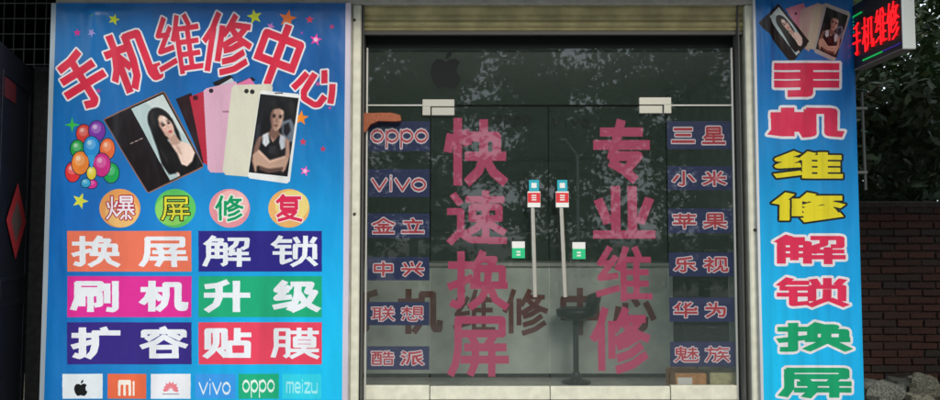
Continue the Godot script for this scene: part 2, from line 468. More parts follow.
func portrait_tank_top(s: Sheet, t: Transform2D) -> void:
	var skin := Color(0.68, 0.54, 0.48)
	var dim := Color(0.48, 0.36, 0.32)
	shapes(s, t, [
		[[0, 0, 1, 0, 1, 1, 0, 1], Color(0.07, 0.07, 0.09)],
		[[.66, .32, .88, .27, 1, .36, 1, .56, .82, .56, .70, .46], Color(0.40, 0.44, 0.50)],
		[[.72, .36, .84, .32, .92, .42, .84, .50, .74, .46], Color(0.12, 0.12, 0.15)],
		[[.02, .40, .12, .36, .16, .56, .06, .66], Color(0.16, 0.17, 0.21)],
		[[.10, .56, .34, .47, .66, .47, .92, .55, .99, .74, .92, .92, .80, .99, .16, .99, .03, .84, .05, .66], skin],
		[[.10, .56, .20, .53, .16, .70, .10, .84, .03, .84, .05, .66], dim],
		[[.42, .36, .60, .36, .64, .50, .52, .56, .38, .50], dim],
		[[.22, .51, .36, .48, .50, .60, .66, .48, .80, .51, .86, .70, .84, 1.0, .20, 1.0, .17, .70], Color(0.06, 0.06, 0.08)],
		[[.22, .51, .36, .48, .43, .60, .34, .66, .24, .62], Color(0.80, 0.82, 0.85)],
		[[.66, .48, .80, .51, .83, .64, .74, .68, .66, .58], Color(0.74, 0.76, 0.80)],
		[[.42, .64, .60, .64, .58, .74, .44, .74], Color(0.16, 0.16, 0.19)],
		[[.35, .18, .52, .12, .68, .18, .69, .30, .65, .40, .53, .455, .41, .40, .35, .30], skin],
		[[.54, .14, .68, .18, .69, .30, .65, .40, .54, .45, .60, .34, .60, .22], Color(0.76, 0.62, 0.56)],
		[[.35, .18, .42, .16, .42, .30, .46, .42, .41, .40, .35, .30], dim],
		[[.33, .25, .33, .14, .43, .08, .60, .075, .71, .14, .71, .25, .67, .18, .54, .155, .38, .18], Color(0.04, 0.04, 0.05)],
		[.445, .250, .050, .010, Color(0.10, 0.07, 0.07)], [.605, .250, .050, .010, Color(0.10, 0.07, 0.07)],
		[.445, .272, .034, .011, Color(0.12, 0.09, 0.09)], [.605, .272, .034, .011, Color(0.12, 0.09, 0.09)],
		[[.50, .27, .53, .27, .56, .335, .485, .335], Color(0.58, 0.44, 0.39)],
		[.525, .378, .065, .011, Color(0.46, 0.27, 0.26)],
		[[.03, .78, .18, .70, .50, .82, .86, .74, .97, .80, .90, .88, .52, .93, .12, .90], Color(0.74, 0.60, 0.53)],
		[[.18, .70, .50, .82, .86, .74, .88, .765, .50, .85, .16, .735], Color(0.82, 0.68, 0.61)],
		[[.24, .90, .52, .935, .86, .885, .84, .94, .50, .985, .26, .95], Color(0.36, 0.27, 0.25)]])
func frame2(a: Vector2, b: Vector2, d: Vector2) -> Transform2D: return Transform2D(b - a, d - a, a)
func pv(a: Array) -> Array:
	var o := []
	for i in range(0, a.size(), 2): o.append(Vector2(a[i], a[i + 1]))
	return o
func fruit(cx: float, cy: float, w: float, h: float) -> Array:          # bitten apple outline and its leaf
	var body := []
	for p in [[0, -.26], [.14, -.34], [.30, -.36], [.44, -.26], [.36, -.12], [.34, .02], [.40, .14], [.48, .20], [.40, .38], [.26, .50], [.12, .48], [0, .44], [-.12, .48], [-.26, .50], [-.42, .30], [-.50, .04], [-.46, -.18], [-.30, -.34], [-.14, -.34]]:
		body.append(Vector2(cx + p[0] * w, cy + p[1] * h))
	var leaf := []
	for p in [[0.0, -.36], [.02, -.50], [.12, -.60], [.20, -.62], [.18, -.48], [.08, -.38]]:
		leaf.append(Vector2(cx + p[0] * w, cy + p[1] * h))
	return [body, leaf]
func wordmark(s: Sheet, word: String, x0: float, x1: float, y0: float, y1: float, w: float, ink: Color, line := Color.TRANSPARENT, edge := 0.0) -> void:
	var adv := {"i": 0.42, "l": 0.42, "m": 1.2}
	var total := 0.0
	for ch in word: total += adv.get(ch, 1.0)
	for pass_ in 2:
		var x := x0
		for ch in word:
			var cw: float = (x1 - x0) * adv.get(ch, 1.0) / total
			var gw := cw * (1.9 if ch in "il" else 0.98)
			if pass_ == 0 and edge > 0: print_letter(s, ch, x + cw / 2, (y0 + y1) / 2, gw, y1 - y0, 0, w, w * 0.8, line, line, edge)
			if pass_ == 1: print_letter(s, ch, x + cw / 2, (y0 + y1) / 2, gw, y1 - y0, 0, w, w * 0.8, ink)
			x += cw

func soft_sheet(w: int, h: int, corners: Array) -> Image:              # ink that blends between 3 x 3 tones
	var im := Image.create(3, 3, false, Image.FORMAT_RGB8)
	for y in 3:
		for x in 3: im.set_pixel(x, y, corners[y * 3 + x])
	im.resize(48, 48, Image.INTERPOLATE_BILINEAR)
	im.resize(w, h, Image.INTERPOLATE_CUBIC)
	return im

func print_phones_wide(s: Sheet) -> void:
	s.poly(pv([213, 83, 230, 75, 234, 78, 217, 88]), Color(0.06, 0.05, 0.07))
	s.poly(pv([217, 87, 232, 78, 236, 84, 222, 92]), Color(0.75, 0.78, 0.80))
	s.poly(pv([222, 89, 252, 77, 256, 80, 232, 92]), Color(0.05, 0.05, 0.07))
	s.poly(pv([232, 86, 250, 78, 255, 84, 240, 90]), Color(0.85, 0.45, 0.65))
	s.poly(pv([176, 99, 192, 93, 208, 158, 203, 164]), Color(0.16, 0.06, 0.09))
	s.poly(pv([190, 97, 205, 91, 209, 166, 204, 163]), Color(0.70, 0.16, 0.25))
	s.oval(196, 98, 2.6, 2.4, Color(0.25, 0.06, 0.10))
	s.poly(pv([204, 91, 207, 88.5, 236, 81.5, 238, 85, 229, 173, 211, 172.5, 208, 169]), Color(0.84, 0.66, 0.76))
	s.oval(211.6, 91, 2.2, 2.2, Color(0.16, 0.12, 0.14))
	s.rect(223, 111, 231, 112.6, Color(0.62, 0.45, 0.54))
	s.poly(pv([232, 88, 235, 85, 270, 84, 273, 87, 262, 178, 226, 175, 223, 171]), Color(0.83, 0.82, 0.76))
	s.oval(246.6, 91.2, 2.3, 2.3, Color(0.14, 0.13, 0.14))
	s.oval(252.4, 91.8, 2.3, 2.3, Color(0.14, 0.13, 0.14))
	s.poly(pv([260, 92, 262, 90.5, 298, 94, 300.5, 97, 290, 181, 287, 183.5, 250, 178.5, 248, 176]), Color(0.90, 0.91, 0.92))
	s.rect(275, 92.6, 283, 93.8, Color(0.35, 0.35, 0.4))
	lay_photo(s, 1, frame2(Vector2(260.4, 94), Vector2(298.7, 98.2), Vector2(249, 172.4)))
	s.poly(pv([104, 120, 106, 118, 163, 91.5, 166, 93, 204, 165, 203, 168, 150, 193, 147, 192]), Color(0.55, 0.40, 0.36))
	s.poly(pv([105, 120, 164, 92.5, 203.5, 166, 148.5, 192.2]), Color(0.09, 0.05, 0.07))
	lay_photo(s, 0, frame2(Vector2(132, 109), Vector2(163.5, 94.5), Vector2(170.5, 180.5)))
	for k in 3: s.poly(pv([131 + k * 4.4, 143.5 - k * 2.1, 134.4 + k * 4.4, 142 - k * 2.1, 134.8 + k * 4.4, 143 - k * 2.1, 131.4 + k * 4.4, 144.5 - k * 2.1]), Color(0.62, 0.55, 0.55))

func print_wide_banner() -> ImageTexture:
	var x0 := X(49.5, BZ) - 0.034
	var x1 := X(349.0, BZ)
	var y1 := Y(3.0, BZ)
	var y0 := -0.09
	var S := 560.0
	var s := Sheet.new()
	s.im = soft_sheet(int((x1 - x0) * S), int((y1 - y0) * S), [
		Color(0.09, 0.42, 0.70), Color(0.07, 0.37, 0.66), Color(0.07, 0.36, 0.64),
		Color(0.09, 0.42, 0.76), Color(0.09, 0.55, 0.84), Color(0.08, 0.60, 0.88),
		Color(0.09, 0.46, 0.77), Color(0.07, 0.64, 0.90), Color(0.06, 0.76, 0.97)])
	s.map = func(p: Vector2) -> Vector2:
		var w := P(p.x, p.y, BZ)
		return Vector2((w.x - x0) * S, (y1 - w.y) * S)
	var white := Color(0.90, 0.89, 0.92)
	# unprinted margins
	s.fill(PackedVector2Array([Vector2(0, 0), Vector2(0.034 * S, 0), Vector2(0.034 * S, 2000), Vector2(0, 2000)]), Color(0.62, 0.68, 0.74))
	s.fill(PackedVector2Array([Vector2((x1 - x0 - 0.038) * S, 0), Vector2(2000, 0), Vector2(2000, 2000), Vector2((x1 - x0 - 0.038) * S, 2000)]), Color(0.80, 0.77, 0.84))
	# scattered stars
	var st := [[115, 20, 6, Color(.78, .82, .12), .3], [255, 17, 8, Color(.82, .86, .16), -.2], [288, 19, 9.5, Color(.90, .45, .18), .2], [78, 33, 4, Color(.85, .15, .55), 0], [94, 34, 4.5, Color(.62, .58, .85), .5], [271, 27, 4.5, Color(.75, .45, .75), .4], [316, 40, 6.5, Color(.92, .25, .66), .2], [310, 20, 4.5, Color(.88, .22, .35), 0], [332, 27, 3.2, Color(.75, .20, .45), 0], [302, 33, 2, Color(.6, .3, .7), 0], [301, 118, 8, Color(.95, .55, .16), .1], [303, 142, 4, Color(.85, .22, .35), 0], [323, 149, 3.4, Color(.8, .2, .35), 0], [305, 171, 5.5, Color(.95, .35, .72), .3], [81, 201, 8.5, Color(.86, .88, .30), .35], [318, 84, 3, Color(.8, .3, .6), 0], [95, 17, 2, Color(.2, .55, .4), 0], [99, 91, 3, Color(.75, .25, .55), 0], [330, 108, 2.2, Color(.8, .3, .6), 0]]
	for a in st: s.star(a[0], a[1], a[2], a[3], a[4])
	for a in [[316, 40, 2.2], [305, 171, 2.0]]: s.oval(a[0], a[1], a[2], a[2], Color(.98, .75, .90))
	s.star(73, 125, 8, Color(.22, .72, .30), 0, 4, 0.3)
	# arched title
	var title := [["手", 83, 80, -0.56], ["机", 132, 60, -0.36], ["维", 179, 45, -0.15], ["修", 228, 44, 0.14], ["中", 278, 55, 0.36], ["心", 318, 86, 0.56]]
	for a in title: print_letter(s, a[0], a[1], a[2], 48 if a[0] != "心" else 44, 62 if a[0] != "心" else 46, a[3], 12.5, 15, Color(0.84, 0.16, 0.28), white, 1.7)
	print_phones_wide(s)
	# bunch of balloons
	var bl := [[92, 184, 5, 4, Color(.85, .2, .6)], [86, 183, 4, 4, Color(.2, .65, .85)], [72, 172, 6.5, 9, Color(.86, .20, .22)], [113, 173, 7, 9, Color(.10, .66, .32)], [84, 134, 6.5, 8.5, Color(.84, .24, .20)], [98, 131, 7, 9, Color(.48, .20, .66)], [77, 149, 6, 8, Color(.12, .60, .26)], [109, 149, 6.5, 9.5, Color(.92, .42, .20)], [80, 163, 7.5, 10.5, Color(.92, .52, .20)], [103, 165, 7.5, 10.5, Color(.82, .16, .54)], [92, 173, 4, 6, Color(.88, .80, .22)], [92, 147, 7, 9.5, Color(.14, .56, .86)]]
	for a in bl:
		a[2] *= 1.14; a[3] *= 1.1; a[0] = 93 + (a[0] - 93) * .94
		s.oval(a[0], a[1], a[2] + .8, a[3] + .8, Color(0.08, 0.14, 0.30))
		s.oval(a[0], a[1], a[2], a[3], a[4])
		s.oval(a[0] - a[2] * .1, a[1] - a[3] * .25, a[2] * .62, a[3] * .5, (a[4] as Color).lerp(Color.WHITE, .25))
		s.oval(a[0] - a[2] * .25, a[1] - a[3] * .4, a[2] * .28, a[3] * .22, (a[4] as Color).lerp(Color.WHITE, .6))
	s.poly(pv([88, 155, 96, 155, 92.6, 168, 91.4, 168]), Color(.20, .62, .88))
	# four round badges
	var cx := [120.5, 175.5, 230.0, 289.0]
	var ring := [Color(.90, .62, .36), Color(.36, .76, .38), Color(.90, .58, .62), Color(.92, .70, .42)]
	var core := [Color(.93, .74, .46), Color(.55, .83, .40), Color(.95, .72, .72), Color(.93, .84, .52)]
	for k in 4:
		s.oval(cx[k], 208.3, 20.6, 19.4, ring[k])
		s.oval(cx[k] + [2, -3, 2, 3][k], 208.3 + [4, 2, -3, -3][k], 17, 15, core[k])
	print_letter(s, "爆", 121, 208, 28, 25, 0, 11, 11, Color(.93, .90, .95), Color(.66, .10, .22), 1.0)
	print_letter(s, "屏", 176, 208, 28, 25, 0, 11, 11, Color(.88, .86, .24), Color(.16, .13, .08), 1.1)
	print_letter(s, "修", 230, 208, 28, 26, 0, 13, 13, Color(.03, .60, .38), Color(.92, .93, .92), 1.3)
	print_letter(s, "复", 289, 208, 28, 26, 0, 13, 13, Color(.86, .16, .34), Color(.95, .90, .88), 1.1)
	# service boxes
	var rows := [[231, 271.5, "换屏", "解锁", Color(.91, .46, .36), Color(.17, .14, .52)], [276, 317, "刷机", "升级", Color(.87, .18, .60), Color(.10, .66, .48)], [322, 364, "扩容", "贴膜", Color(.20, .14, .52), Color(.90, .27, .38)]]
	for r in rows:
		s.rect(68, r[0], 192, r[1], r[4])
		s.rect(199, r[0], 322, r[1], r[5])
		var my: float = (r[0] + r[1]) / 2
		for k in 4:
			print_letter(s, (r[2] + r[3])[k], [96.5, 164.5, 227.5, 295.5][k], my, 46, 31, 0, 16.5, 16, Color(.91, .93, .97))
	# six maker badges
	var bx := [[63.5, 103, Color(.88, .92, .96)], [108, 147, Color(.91, .42, .28)], [151.5, 191, Color(.92, .93, .97)], [195.5, 236, Color(.22, .60, .93)], [239, 279, Color(.09, .68, .50)], [282.5, 321.5, Color(.18, .82, .93)]]
	for b in bx: s.rect(b[0], 373.5, b[1], 398.5, b[2])
	var f := fruit(81.5, 388.5, 13.5, 14.5)
	s.poly(f[0], Color(.04, .05, .07)); s.poly(f[1], Color(.04, .05, .07))
	wordmark(s, "ml", 118.5, 136.5, 376, 396.5, 24, Color(.96, .93, .90))
	for k in 8:
		var a := PI * (1.02 + 0.137 * k)
		var d := Vector2(cos(a), sin(a))
		var n := Vector2(-d.y, d.x)
		var c := Vector2(171.2, 390.5)
		s.poly([c + d * 1.6, c + d * 6 + n * 1.9, c + d * (9.5 if k in [2, 3, 4, 5] else 8.0) + n * .6, c + d * 6.4 - n * 1.6], Color(.90, .50, .55))
	s.rect(163, 393.2, 179.5, 394.4, Color(.62, .60, .64))
	wordmark(s, "vivo", 199, 231.5, 377, 396, 13, Color(.90, .94, .98))
	wordmark(s, "oppo", 242.5, 275, 375, 393.5, 15, Color(.90, .96, .93))
	wordmark(s, "meizu", 286, 318, 378, 394, 17, Color(.62, .93, .98))
	return ImageTexture.create_from_image(s.im)

func print_tall_banner() -> ImageTexture:
	var x0 := X(757.5, BZ)
	var x1 := X(859.5, BZ)
	var y1 := Y(-2.0, BZ)
	var y0 := -0.09
	var S := 620.0
	var s := Sheet.new()
	s.im = soft_sheet(int((x1 - x0) * S), int((y1 - y0) * S), [
		Color(0.07, 0.42, 0.72), Color(0.07, 0.42, 0.72), Color(0.06, 0.39, 0.69),
		Color(0.08, 0.62, 0.88), Color(0.07, 0.60, 0.87), Color(0.07, 0.58, 0.86),
		Color(0.07, 0.75, 0.97), Color(0.07, 0.72, 0.96), Color(0.07, 0.69, 0.94)])
	s.map = func(p: Vector2) -> Vector2:
		var w := P(p.x, p.y, BZ)
		return Vector2((w.x - x0) * S, (y1 - w.y) * S)
	s.fill(PackedVector2Array([Vector2(0, 0), Vector2(0.016 * S, 0), Vector2(0.016 * S, 2000), Vector2(0, 2000)]), Color(0.84, 0.84, 0.86))
	# phones
	s.poly(pv([785, 9, 803, 3, 812, 26, 800, 34]), Color(.78, .48, .58))
	s.oval(795, 14, 1.3, 1.3, Color(.2, .1, .14))
	s.poly(pv([800, 10, 818, 3, 824, 6, 808, 52, 797, 44]), Color(.74, .62, .60))
	s.poly(pv([813, 8, 826, 3, 838, 8, 820, 52, 805, 48]), Color(.74, .70, .62))
	s.poly(pv([823, 4, 825, 3, 848, 12, 849.5, 15, 835, 60, 832, 61, 814, 53, 813, 50]), Color(.66, .66, .66))
	lay_photo(s, 1, frame2(Vector2(826, 7), Vector2(847, 16), Vector2(815, 49)))
	s.poly(pv([758, 23, 778, 3.5, 808.5, 41.5, 791, 64]), Color(.10, .06, .07))
	lay_photo(s, 0, frame2(Vector2(767.5, 18), Vector2(778.5, 7), Vector2(795.5, 56)))
	var white := Color(.90, .89, .92)
	var red := Color(.86, .18, .34)
	var yellow := Color(.90, .84, .16)
	var green := Color(.04, .62, .42)
	var col := [["手", 806, 80, 68, 32, red], ["机", 806.5, 122.5, 70, 28, red], ["维", 807.5, 165.5, 66, 26, yellow], ["修", 808.5, 207, 68, 27, yellow], ["解", 809.5, 250, 68, 28, red], ["锁", 811.5, 292.5, 68, 28, red], ["换", 813, 337, 69, 28, green], ["屏", 814.5, 382.5, 68, 29, green]]
	for a in col:
		if a[5] == yellow: print_letter(s, a[0] + "□", a[1], a[2], a[3], a[4], 0, 22, 19, a[5], Color(.10, .11, .13), 2.0)
		else: print_letter(s, a[0] + "□", a[1], a[2], a[3], a[4], 0, 22, 19, a[5], white, 2.6)
	return ImageTexture.create_from_image(s.im)

# sheet of twelve brand strips: two columns of six, one cell is 512 x 160
func print_strips() -> ImageTexture:
	var s := Sheet.new()
	s.im = Image.create(1024, 960, false, Image.FORMAT_RGB8)
	s.im.fill(Color(0.09, 0.09, 0.38))
	s.map = func(p: Vector2) -> Vector2: return p
	var words := [["", "", "金立", "中兴", "联想", "酷派"], ["三星", "小米", "苹果", "乐视", "华为", "魅族"]]
	var red := Color(.80, .16, .26)
	var white := Color(.98, .92, .96)
	for c in 2:
		for r in 6:
			var oy := r * 160.0
			if c == 0 and r == 0: wordmark(s, "oppo", 14, 500, oy + 20, oy + 122, 11, Color(.86, .20, .28), white, 8)
			elif c == 0 and r == 1: wordmark(s, "vivo", 26, 486, oy + 30, oy + 132, 12, Color(.86, .20, .28), white, 8)
			else:
				for k in 2:
					for pass_ in 1:
						print_letter(s, words[c][r][k], c * 512 + [130, 372][k], oy + 82, 184, 96, 0, 15, 11, red, white, 7)
	return ImageTexture.create_from_image(s.im)

# ---------------------------------------------------------------- trees
func crown_mesh(centre: Vector3, r: Vector3, clumps: int, leaves: int, size: float, seed_: int) -> ArrayMesh:
	var g := RandomNumberGenerator.new()
	g.seed = seed_
	var verts := PackedVector3Array()
	var norms := PackedVector3Array()
	var cols := PackedColorArray()
	for c in clumps:
		var d := Vector3(g.randfn(), g.randfn(), g.randfn()).normalized() * pow(g.randf(), 0.45)
		var cc := centre + d * r
		var cr := lerpf(0.22, 0.42, g.randf()) * minf(r.x, r.y) * 0.8
		var tone := lerpf(0.7, 1.3, g.randf())
		for l in leaves:
			var p := cc + Vector3(g.randfn(), g.randfn() * 0.7, g.randfn()) * cr * 0.55
			var n := (Vector3(g.randfn(), g.randfn() + 0.9, g.randfn())).normalized()
			var u := n.cross(Vector3(g.randfn(), g.randfn(), g.randfn())).normalized()
			var w := n.cross(u)
			var s := size * lerpf(0.6, 1.3, g.randf())
			var col := Color(0.05, 0.085, 0.032) * tone * lerpf(0.75, 1.25, g.randf())
			col.r *= lerpf(0.8, 1.4, g.randf())
			col.a = 1.0
			var q := [p - u * s, p + w * s * 0.42 + n * s * 0.1, p + u * s, p - w * s * 0.42 + n * s * 0.1]
			for k in [0, 1, 2, 0, 2, 3]:
				verts.append(q[k]); norms.append(n); cols.append(col)
	var arr := []
	arr.resize(Mesh.ARRAY_MAX)
	arr[Mesh.ARRAY_VERTEX] = verts
	arr[Mesh.ARRAY_NORMAL] = norms
	arr[Mesh.ARRAY_COLOR] = cols
	var m := ArrayMesh.new()
	m.add_surface_from_arrays(Mesh.PRIMITIVE_TRIANGLES, arr)
	return m
var leaf_mat: StandardMaterial3D
var bark_mat: StandardMaterial3D
func tree(called: String, label: String, at: Vector3, h: float, r: Vector3, clumps: int, leaves: int, size: float, seed_: int, group := "", fork := .4) -> Node3D:
	var t := thing(called, label, "tree", at, group)
	var g := RandomNumberGenerator.new()
	g.seed = seed_ + 99
	var top := at + Vector3(g.randf_range(-.3, .3), h, g.randf_range(-.3, .3))
	part(t, "trunk", tube([at + Vector3(0, -0.05, 0), at.lerp(top, .35) + Vector3(.06, 0, .04), at.lerp(top, .7), top], [0.16, 0.12, 0.09, 0.04], 9), bark_mat)
	for k in 6:
		var st := begin()
		var a := TAU * k / 6.0 + g.randf()
		var b := at.lerp(top, g.randf_range(fork, .85))
		var e := b + Vector3(cos(a) * r.x * .6, r.y * g.randf_range(.2, .5), sin(a) * r.z * .6)
		add_tube(st, [b, b.lerp(e, .5) + Vector3(0, .12, 0), e], [0.06, 0.04, 0.015], 6)
		part(t, "limb", done(st), bark_mat)
	part(t, "crown", crown_mesh(at + Vector3(0, h, 0), r, clumps, leaves, size, seed_), leaf_mat)
	return t

# ================================================================ scene
func _ready() -> void:
	rng.seed = 4711
	# camera
	var cam := Camera3D.new()
	cam.name = "camera"
	add_child(cam)
	cam.position = EYE
	cam.rotation.x = TILT
	cam.fov = rad_to_deg(2.0 * atan(200.0 / F))
	cam.far = 400.0
	cam.near = 0.05
	cam.current = true
	# overcast sky
	var we := WorldEnvironment.new()
	we.name = "world_environment"
	var env := Environment.new()
	env.background_mode = Environment.BG_SKY
	var sm := ProceduralSkyMaterial.new()
	sm.sky_top_color = Color(0.80, 0.85, 0.90)
	sm.sky_horizon_color = Color(0.86, 0.89, 0.91)
	sm.ground_bottom_color = Color(0.25, 0.25, 0.24)
	sm.ground_horizon_color = Color(0.5, 0.52, 0.52)
	sm.sun_angle_max = 0.0
	var sky := Sky.new()
	sky.sky_material = sm
	env.sky = sky
	env.background_energy_multiplier = 1.0
	env.tonemap_mode = Environment.TONE_MAPPER_LINEAR
	env.tonemap_exposure = 2.0
	env.sdfgi_enabled = true
	env.ssao_enabled = true
	env.ssil_enabled = true
	we.environment = env
	add_child(we)
	var sun := DirectionalLight3D.new()
	sun.name = "sun"
	add_child(sun)
	sun.light_energy = 0.4
	sun.light_color = Color(1.0, 0.97, 0.92)
	sun.light_angular_distance = 20.0
	sun.shadow_enabled = true
	sun.look_at_from_position(Vector3(3.5, 9, 12), Vector3.ZERO)

	build_ground()
	build_shop()
	build_shutter()
	build_glazing()
	build_doors()
	build_banners()
	build_interior()
	build_lit_sign()
	build_neighbour()
	build_alley()
	build_street()

var cream: StandardMaterial3D
var alu: StandardMaterial3D
var steel: StandardMaterial3D
var dark: StandardMaterial3D
var glass: StandardMaterial3D

func build_ground() -> void:
	var road := grainy(lin(.12, .12, .115), .3, .05, .9, 1.5, .3, 3)
	var pave := grainy(lin(.30, .29, .27), .22, .03, .85, 1.2, .2, 5)
	structure("ground", box(Vector3(-120, -0.60, -120), Vector3(120, -0.50, 120)), grainy(lin(.16, .15, .12), .3, .04, .95, 2.0, .4, 9))
	structure("road", box(Vector3(-60, -0.49, 7.5), Vector3(60, -0.47, 13.0)), road)
	structure("kerb", box(Vector3(-60, -0.49, 7.3), Vector3(60, -0.35, 7.496), .015), grainy(lin(.32, .31, .29), .15, .05, .8, .8, 0, 6))
	structure("kerb", box(Vector3(-60, -0.49, 13.004), Vector3(60, -0.36, 13.2), .015), grainy(lin(.32, .31, .29), .15, .05, .8, .8, 0, 6))
	structure("pavement", box(Vector3(-60, -0.49, -9.0), Vector3(60, -0.354, 7.296)), pave)

func build_shop() -> void:
	cream = grainy(lin(.66, .65, .53), .06, .035, .55, .9, 0.05, 21)
	alu = mat(lin(.62, .63, .62), .35, .4)
	steel = mat(lin(.72, .68, .60), .30, .65)
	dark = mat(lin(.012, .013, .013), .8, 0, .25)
	var wall := grainy(lin(.42, .41, .38), .12, .02, .85, 1.1, .1, 22)
	var inner := grainy(lin(.40, .45, .42), .08, .02, .8, 1.3, 0, 23)
	var t := thing("shop_building", "cream rendered shop front holding the glass doors and both blue banners", "building", Vector3(0, -0.354, 0))
	var xl := X(350.5, 0.0)        # inner faces of the two pillars
	var xl2 := X(359.5, 0.0)
	var xr := X(749.5, 0.0)
	var xr2 := X(758.5, 0.0)
	var top := 5.6
	var L := -2.84
	var R := 2.60
	var yl := Y(4.5, 0.0)
	part(t, "front_wall", box(Vector3(L, -0.354, -0.25), Vector3(xl, yl, -0.012)), wall)
	part(t, "front_wall", box(Vector3(xr2, -0.354, -0.25), Vector3(R, yl, -0.012)), wall)
	part(t, "pillar", box(Vector3(xl + .002, -0.2, -0.245), Vector3(xl2, yl, 0.0), .008), cream)
	part(t, "pillar", box(Vector3(xr, -0.2, -0.245), Vector3(xr2 - .002, yl, 0.0), .008), cream)
	part(t, "lintel", box(Vector3(L, yl + .002, -0.25), Vector3(R, yl + .30, 0.006), .006), grainy(lin(.40, .39, .35), .1, .03, .7, .8, 0, 24))
	part(t, "upper_wall", box(Vector3(L, yl + .302, -0.25), Vector3(R, top, -0.01)), wall)
	part(t, "sign_fascia", box(Vector3(L - .05, yl + .19, 0.008), Vector3(R + .03, yl + 1.1, 0.50), .01), mat(lin(.25, .27, .30), .4))
	part(t, "side_wall", box(Vector3(L, -0.354, -4.6), Vector3(L + .2, top, -0.252)), wall)
	part(t, "side_wall", box(Vector3(R - .2, -0.354, -4.6), Vector3(R, top, -0.252)), wall)
	part(t, "back_wall", box(Vector3(L + .202, -0.354, -4.6), Vector3(R - .202, top, -4.4)), inner)
	part(t, "ceiling", box(Vector3(L + .202, 2.75, -4.398), Vector3(R - .202, 2.9, -0.252)), mat(lin(.72, .73, .70), .9))
	part(t, "roof", box(Vector3(L - .1, top + .002, -4.7), Vector3(R + .1, top + .15, 0.1)), wall)
	part(t, "partition", box(Vector3(L + .202, 0, -4.39), Vector3(L + .22, 2.74, -.26)), inner)
	part(t, "partition", box(Vector3(R - .22, 0, -4.39), Vector3(R - .202, 2.74, -.26)), inner)
	part(t, "shop_floor", box(Vector3(L + .202, -0.35, -4.398), Vector3(R - .202, -0.001, -0.256)), grainy(lin(.40, .42, .38), .1, .02, .3, .9, 0, 25))
	part(t, "door_sill", box(Vector3(xl2 + .002, -0.35, -0.252), Vector3(xr - .002, -0.012, 0.04), .006), grainy(lin(.22, .22, .21), .15, .04, .6, .6, 0, 26))
	part(t, "step", box(Vector3(-1.1, -0.353, 0.042), Vector3(2.2, -0.18, 0.42), .01), grainy(lin(.30, .30, .28), .15, .04, .8, .6, .1, 27))
	for q in [[354.6, 20], [354.6, 214], [753.6, 24], [754.6, 230]]:
		var c := P(q[0], q[1], 0.0)
		part(t, "bolt", tube([Vector3(c.x, c.y, -.002), Vector3(c.x, c.y, .006), Vector3(c.x, c.y, .008)], [.011, .010, .006], 8), mat(lin(.05, .045, .04), .5, .3))
	# black box header behind the shutter, above the glass
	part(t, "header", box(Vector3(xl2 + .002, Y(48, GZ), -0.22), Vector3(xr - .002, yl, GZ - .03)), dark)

func build_shutter() -> void:
	var m := grainy(lin(.38, .33, .16), .14, .015, .5, .7, 0, 31)
	var z := -0.055
	var xl := X(359.8, -0.02) + .004
	var xr := X(749.2, -0.02) - .004
	var t := thing("roller_shutter", "raised tan metal roller shutter above the shop glass", "shutter", Vector3((xl + xr) / 2, Y(34, z), z))
	var ys := [[-16, 3.0], [3.4, 20.6], [21.2, 31.0]]
	for a in ys:
		var y0 := Y(a[1], z)
		var y1 := Y(a[0], z)
		var n := 9
		var prof := PackedVector2Array()
		for k in n + 1:                                # bulging face, then a flat lip below it
			var f := float(k) / n
			var bulge := sin(clampf(f / 0.66, 0, 1) * PI) * 0.016 if f < 0.66 else -0.004 + 0.007 * sin((f - .66) / .34 * PI)
			prof.append(Vector2(z + bulge, lerpf(y1, y0, f)))
		prof.append(Vector2(z - .012, y0))
		prof.append(Vector2(z - .012, y1))
		var st := begin()
		for k in prof.size():
			var p := prof[k]
			var q := prof[(k + 1) % prof.size()]
			st.set_smooth_group(2 if k < 6 else -1)
			quad(st, Vector3(xl, p.y, p.x), Vector3(xr, p.y, p.x), Vector3(xr, q.y, q.x), Vector3(xl, q.y, q.x))
		part(t, "slat", done(st), m)
	part(t, "bottom_bar", box(Vector3(xl, Y(35.2, z), z - .02), Vector3(xr, Y(31.4, z), z + .012), .003), mat(lin(.09, .085, .08), .5, .3))
	var rail := mat(lin(.10, .10, .095), .5, .2)
	for s in [[X(360.3, -.05), X(363.0, -.05)], [X(740.0, -.05), X(748.9, -.05)]]:
		var st := begin()                              # U-shaped guide rail
		add_box(st, Vector3(s[0], -.01, -.12), Vector3(s[0] + .006, Y(-14, -.05), -.012), .001)
		add_box(st, Vector3(s[1] - .006, -.01, -.12), Vector3(s[1], Y(-14, -.05), -.012), .001)
		add_box(st, Vector3(s[0] + .007, -.01, -.12), Vector3(s[1] - .007, Y(-14, -.05), -.085), .001)
		part(t, "guide_rail", done(st), rail)

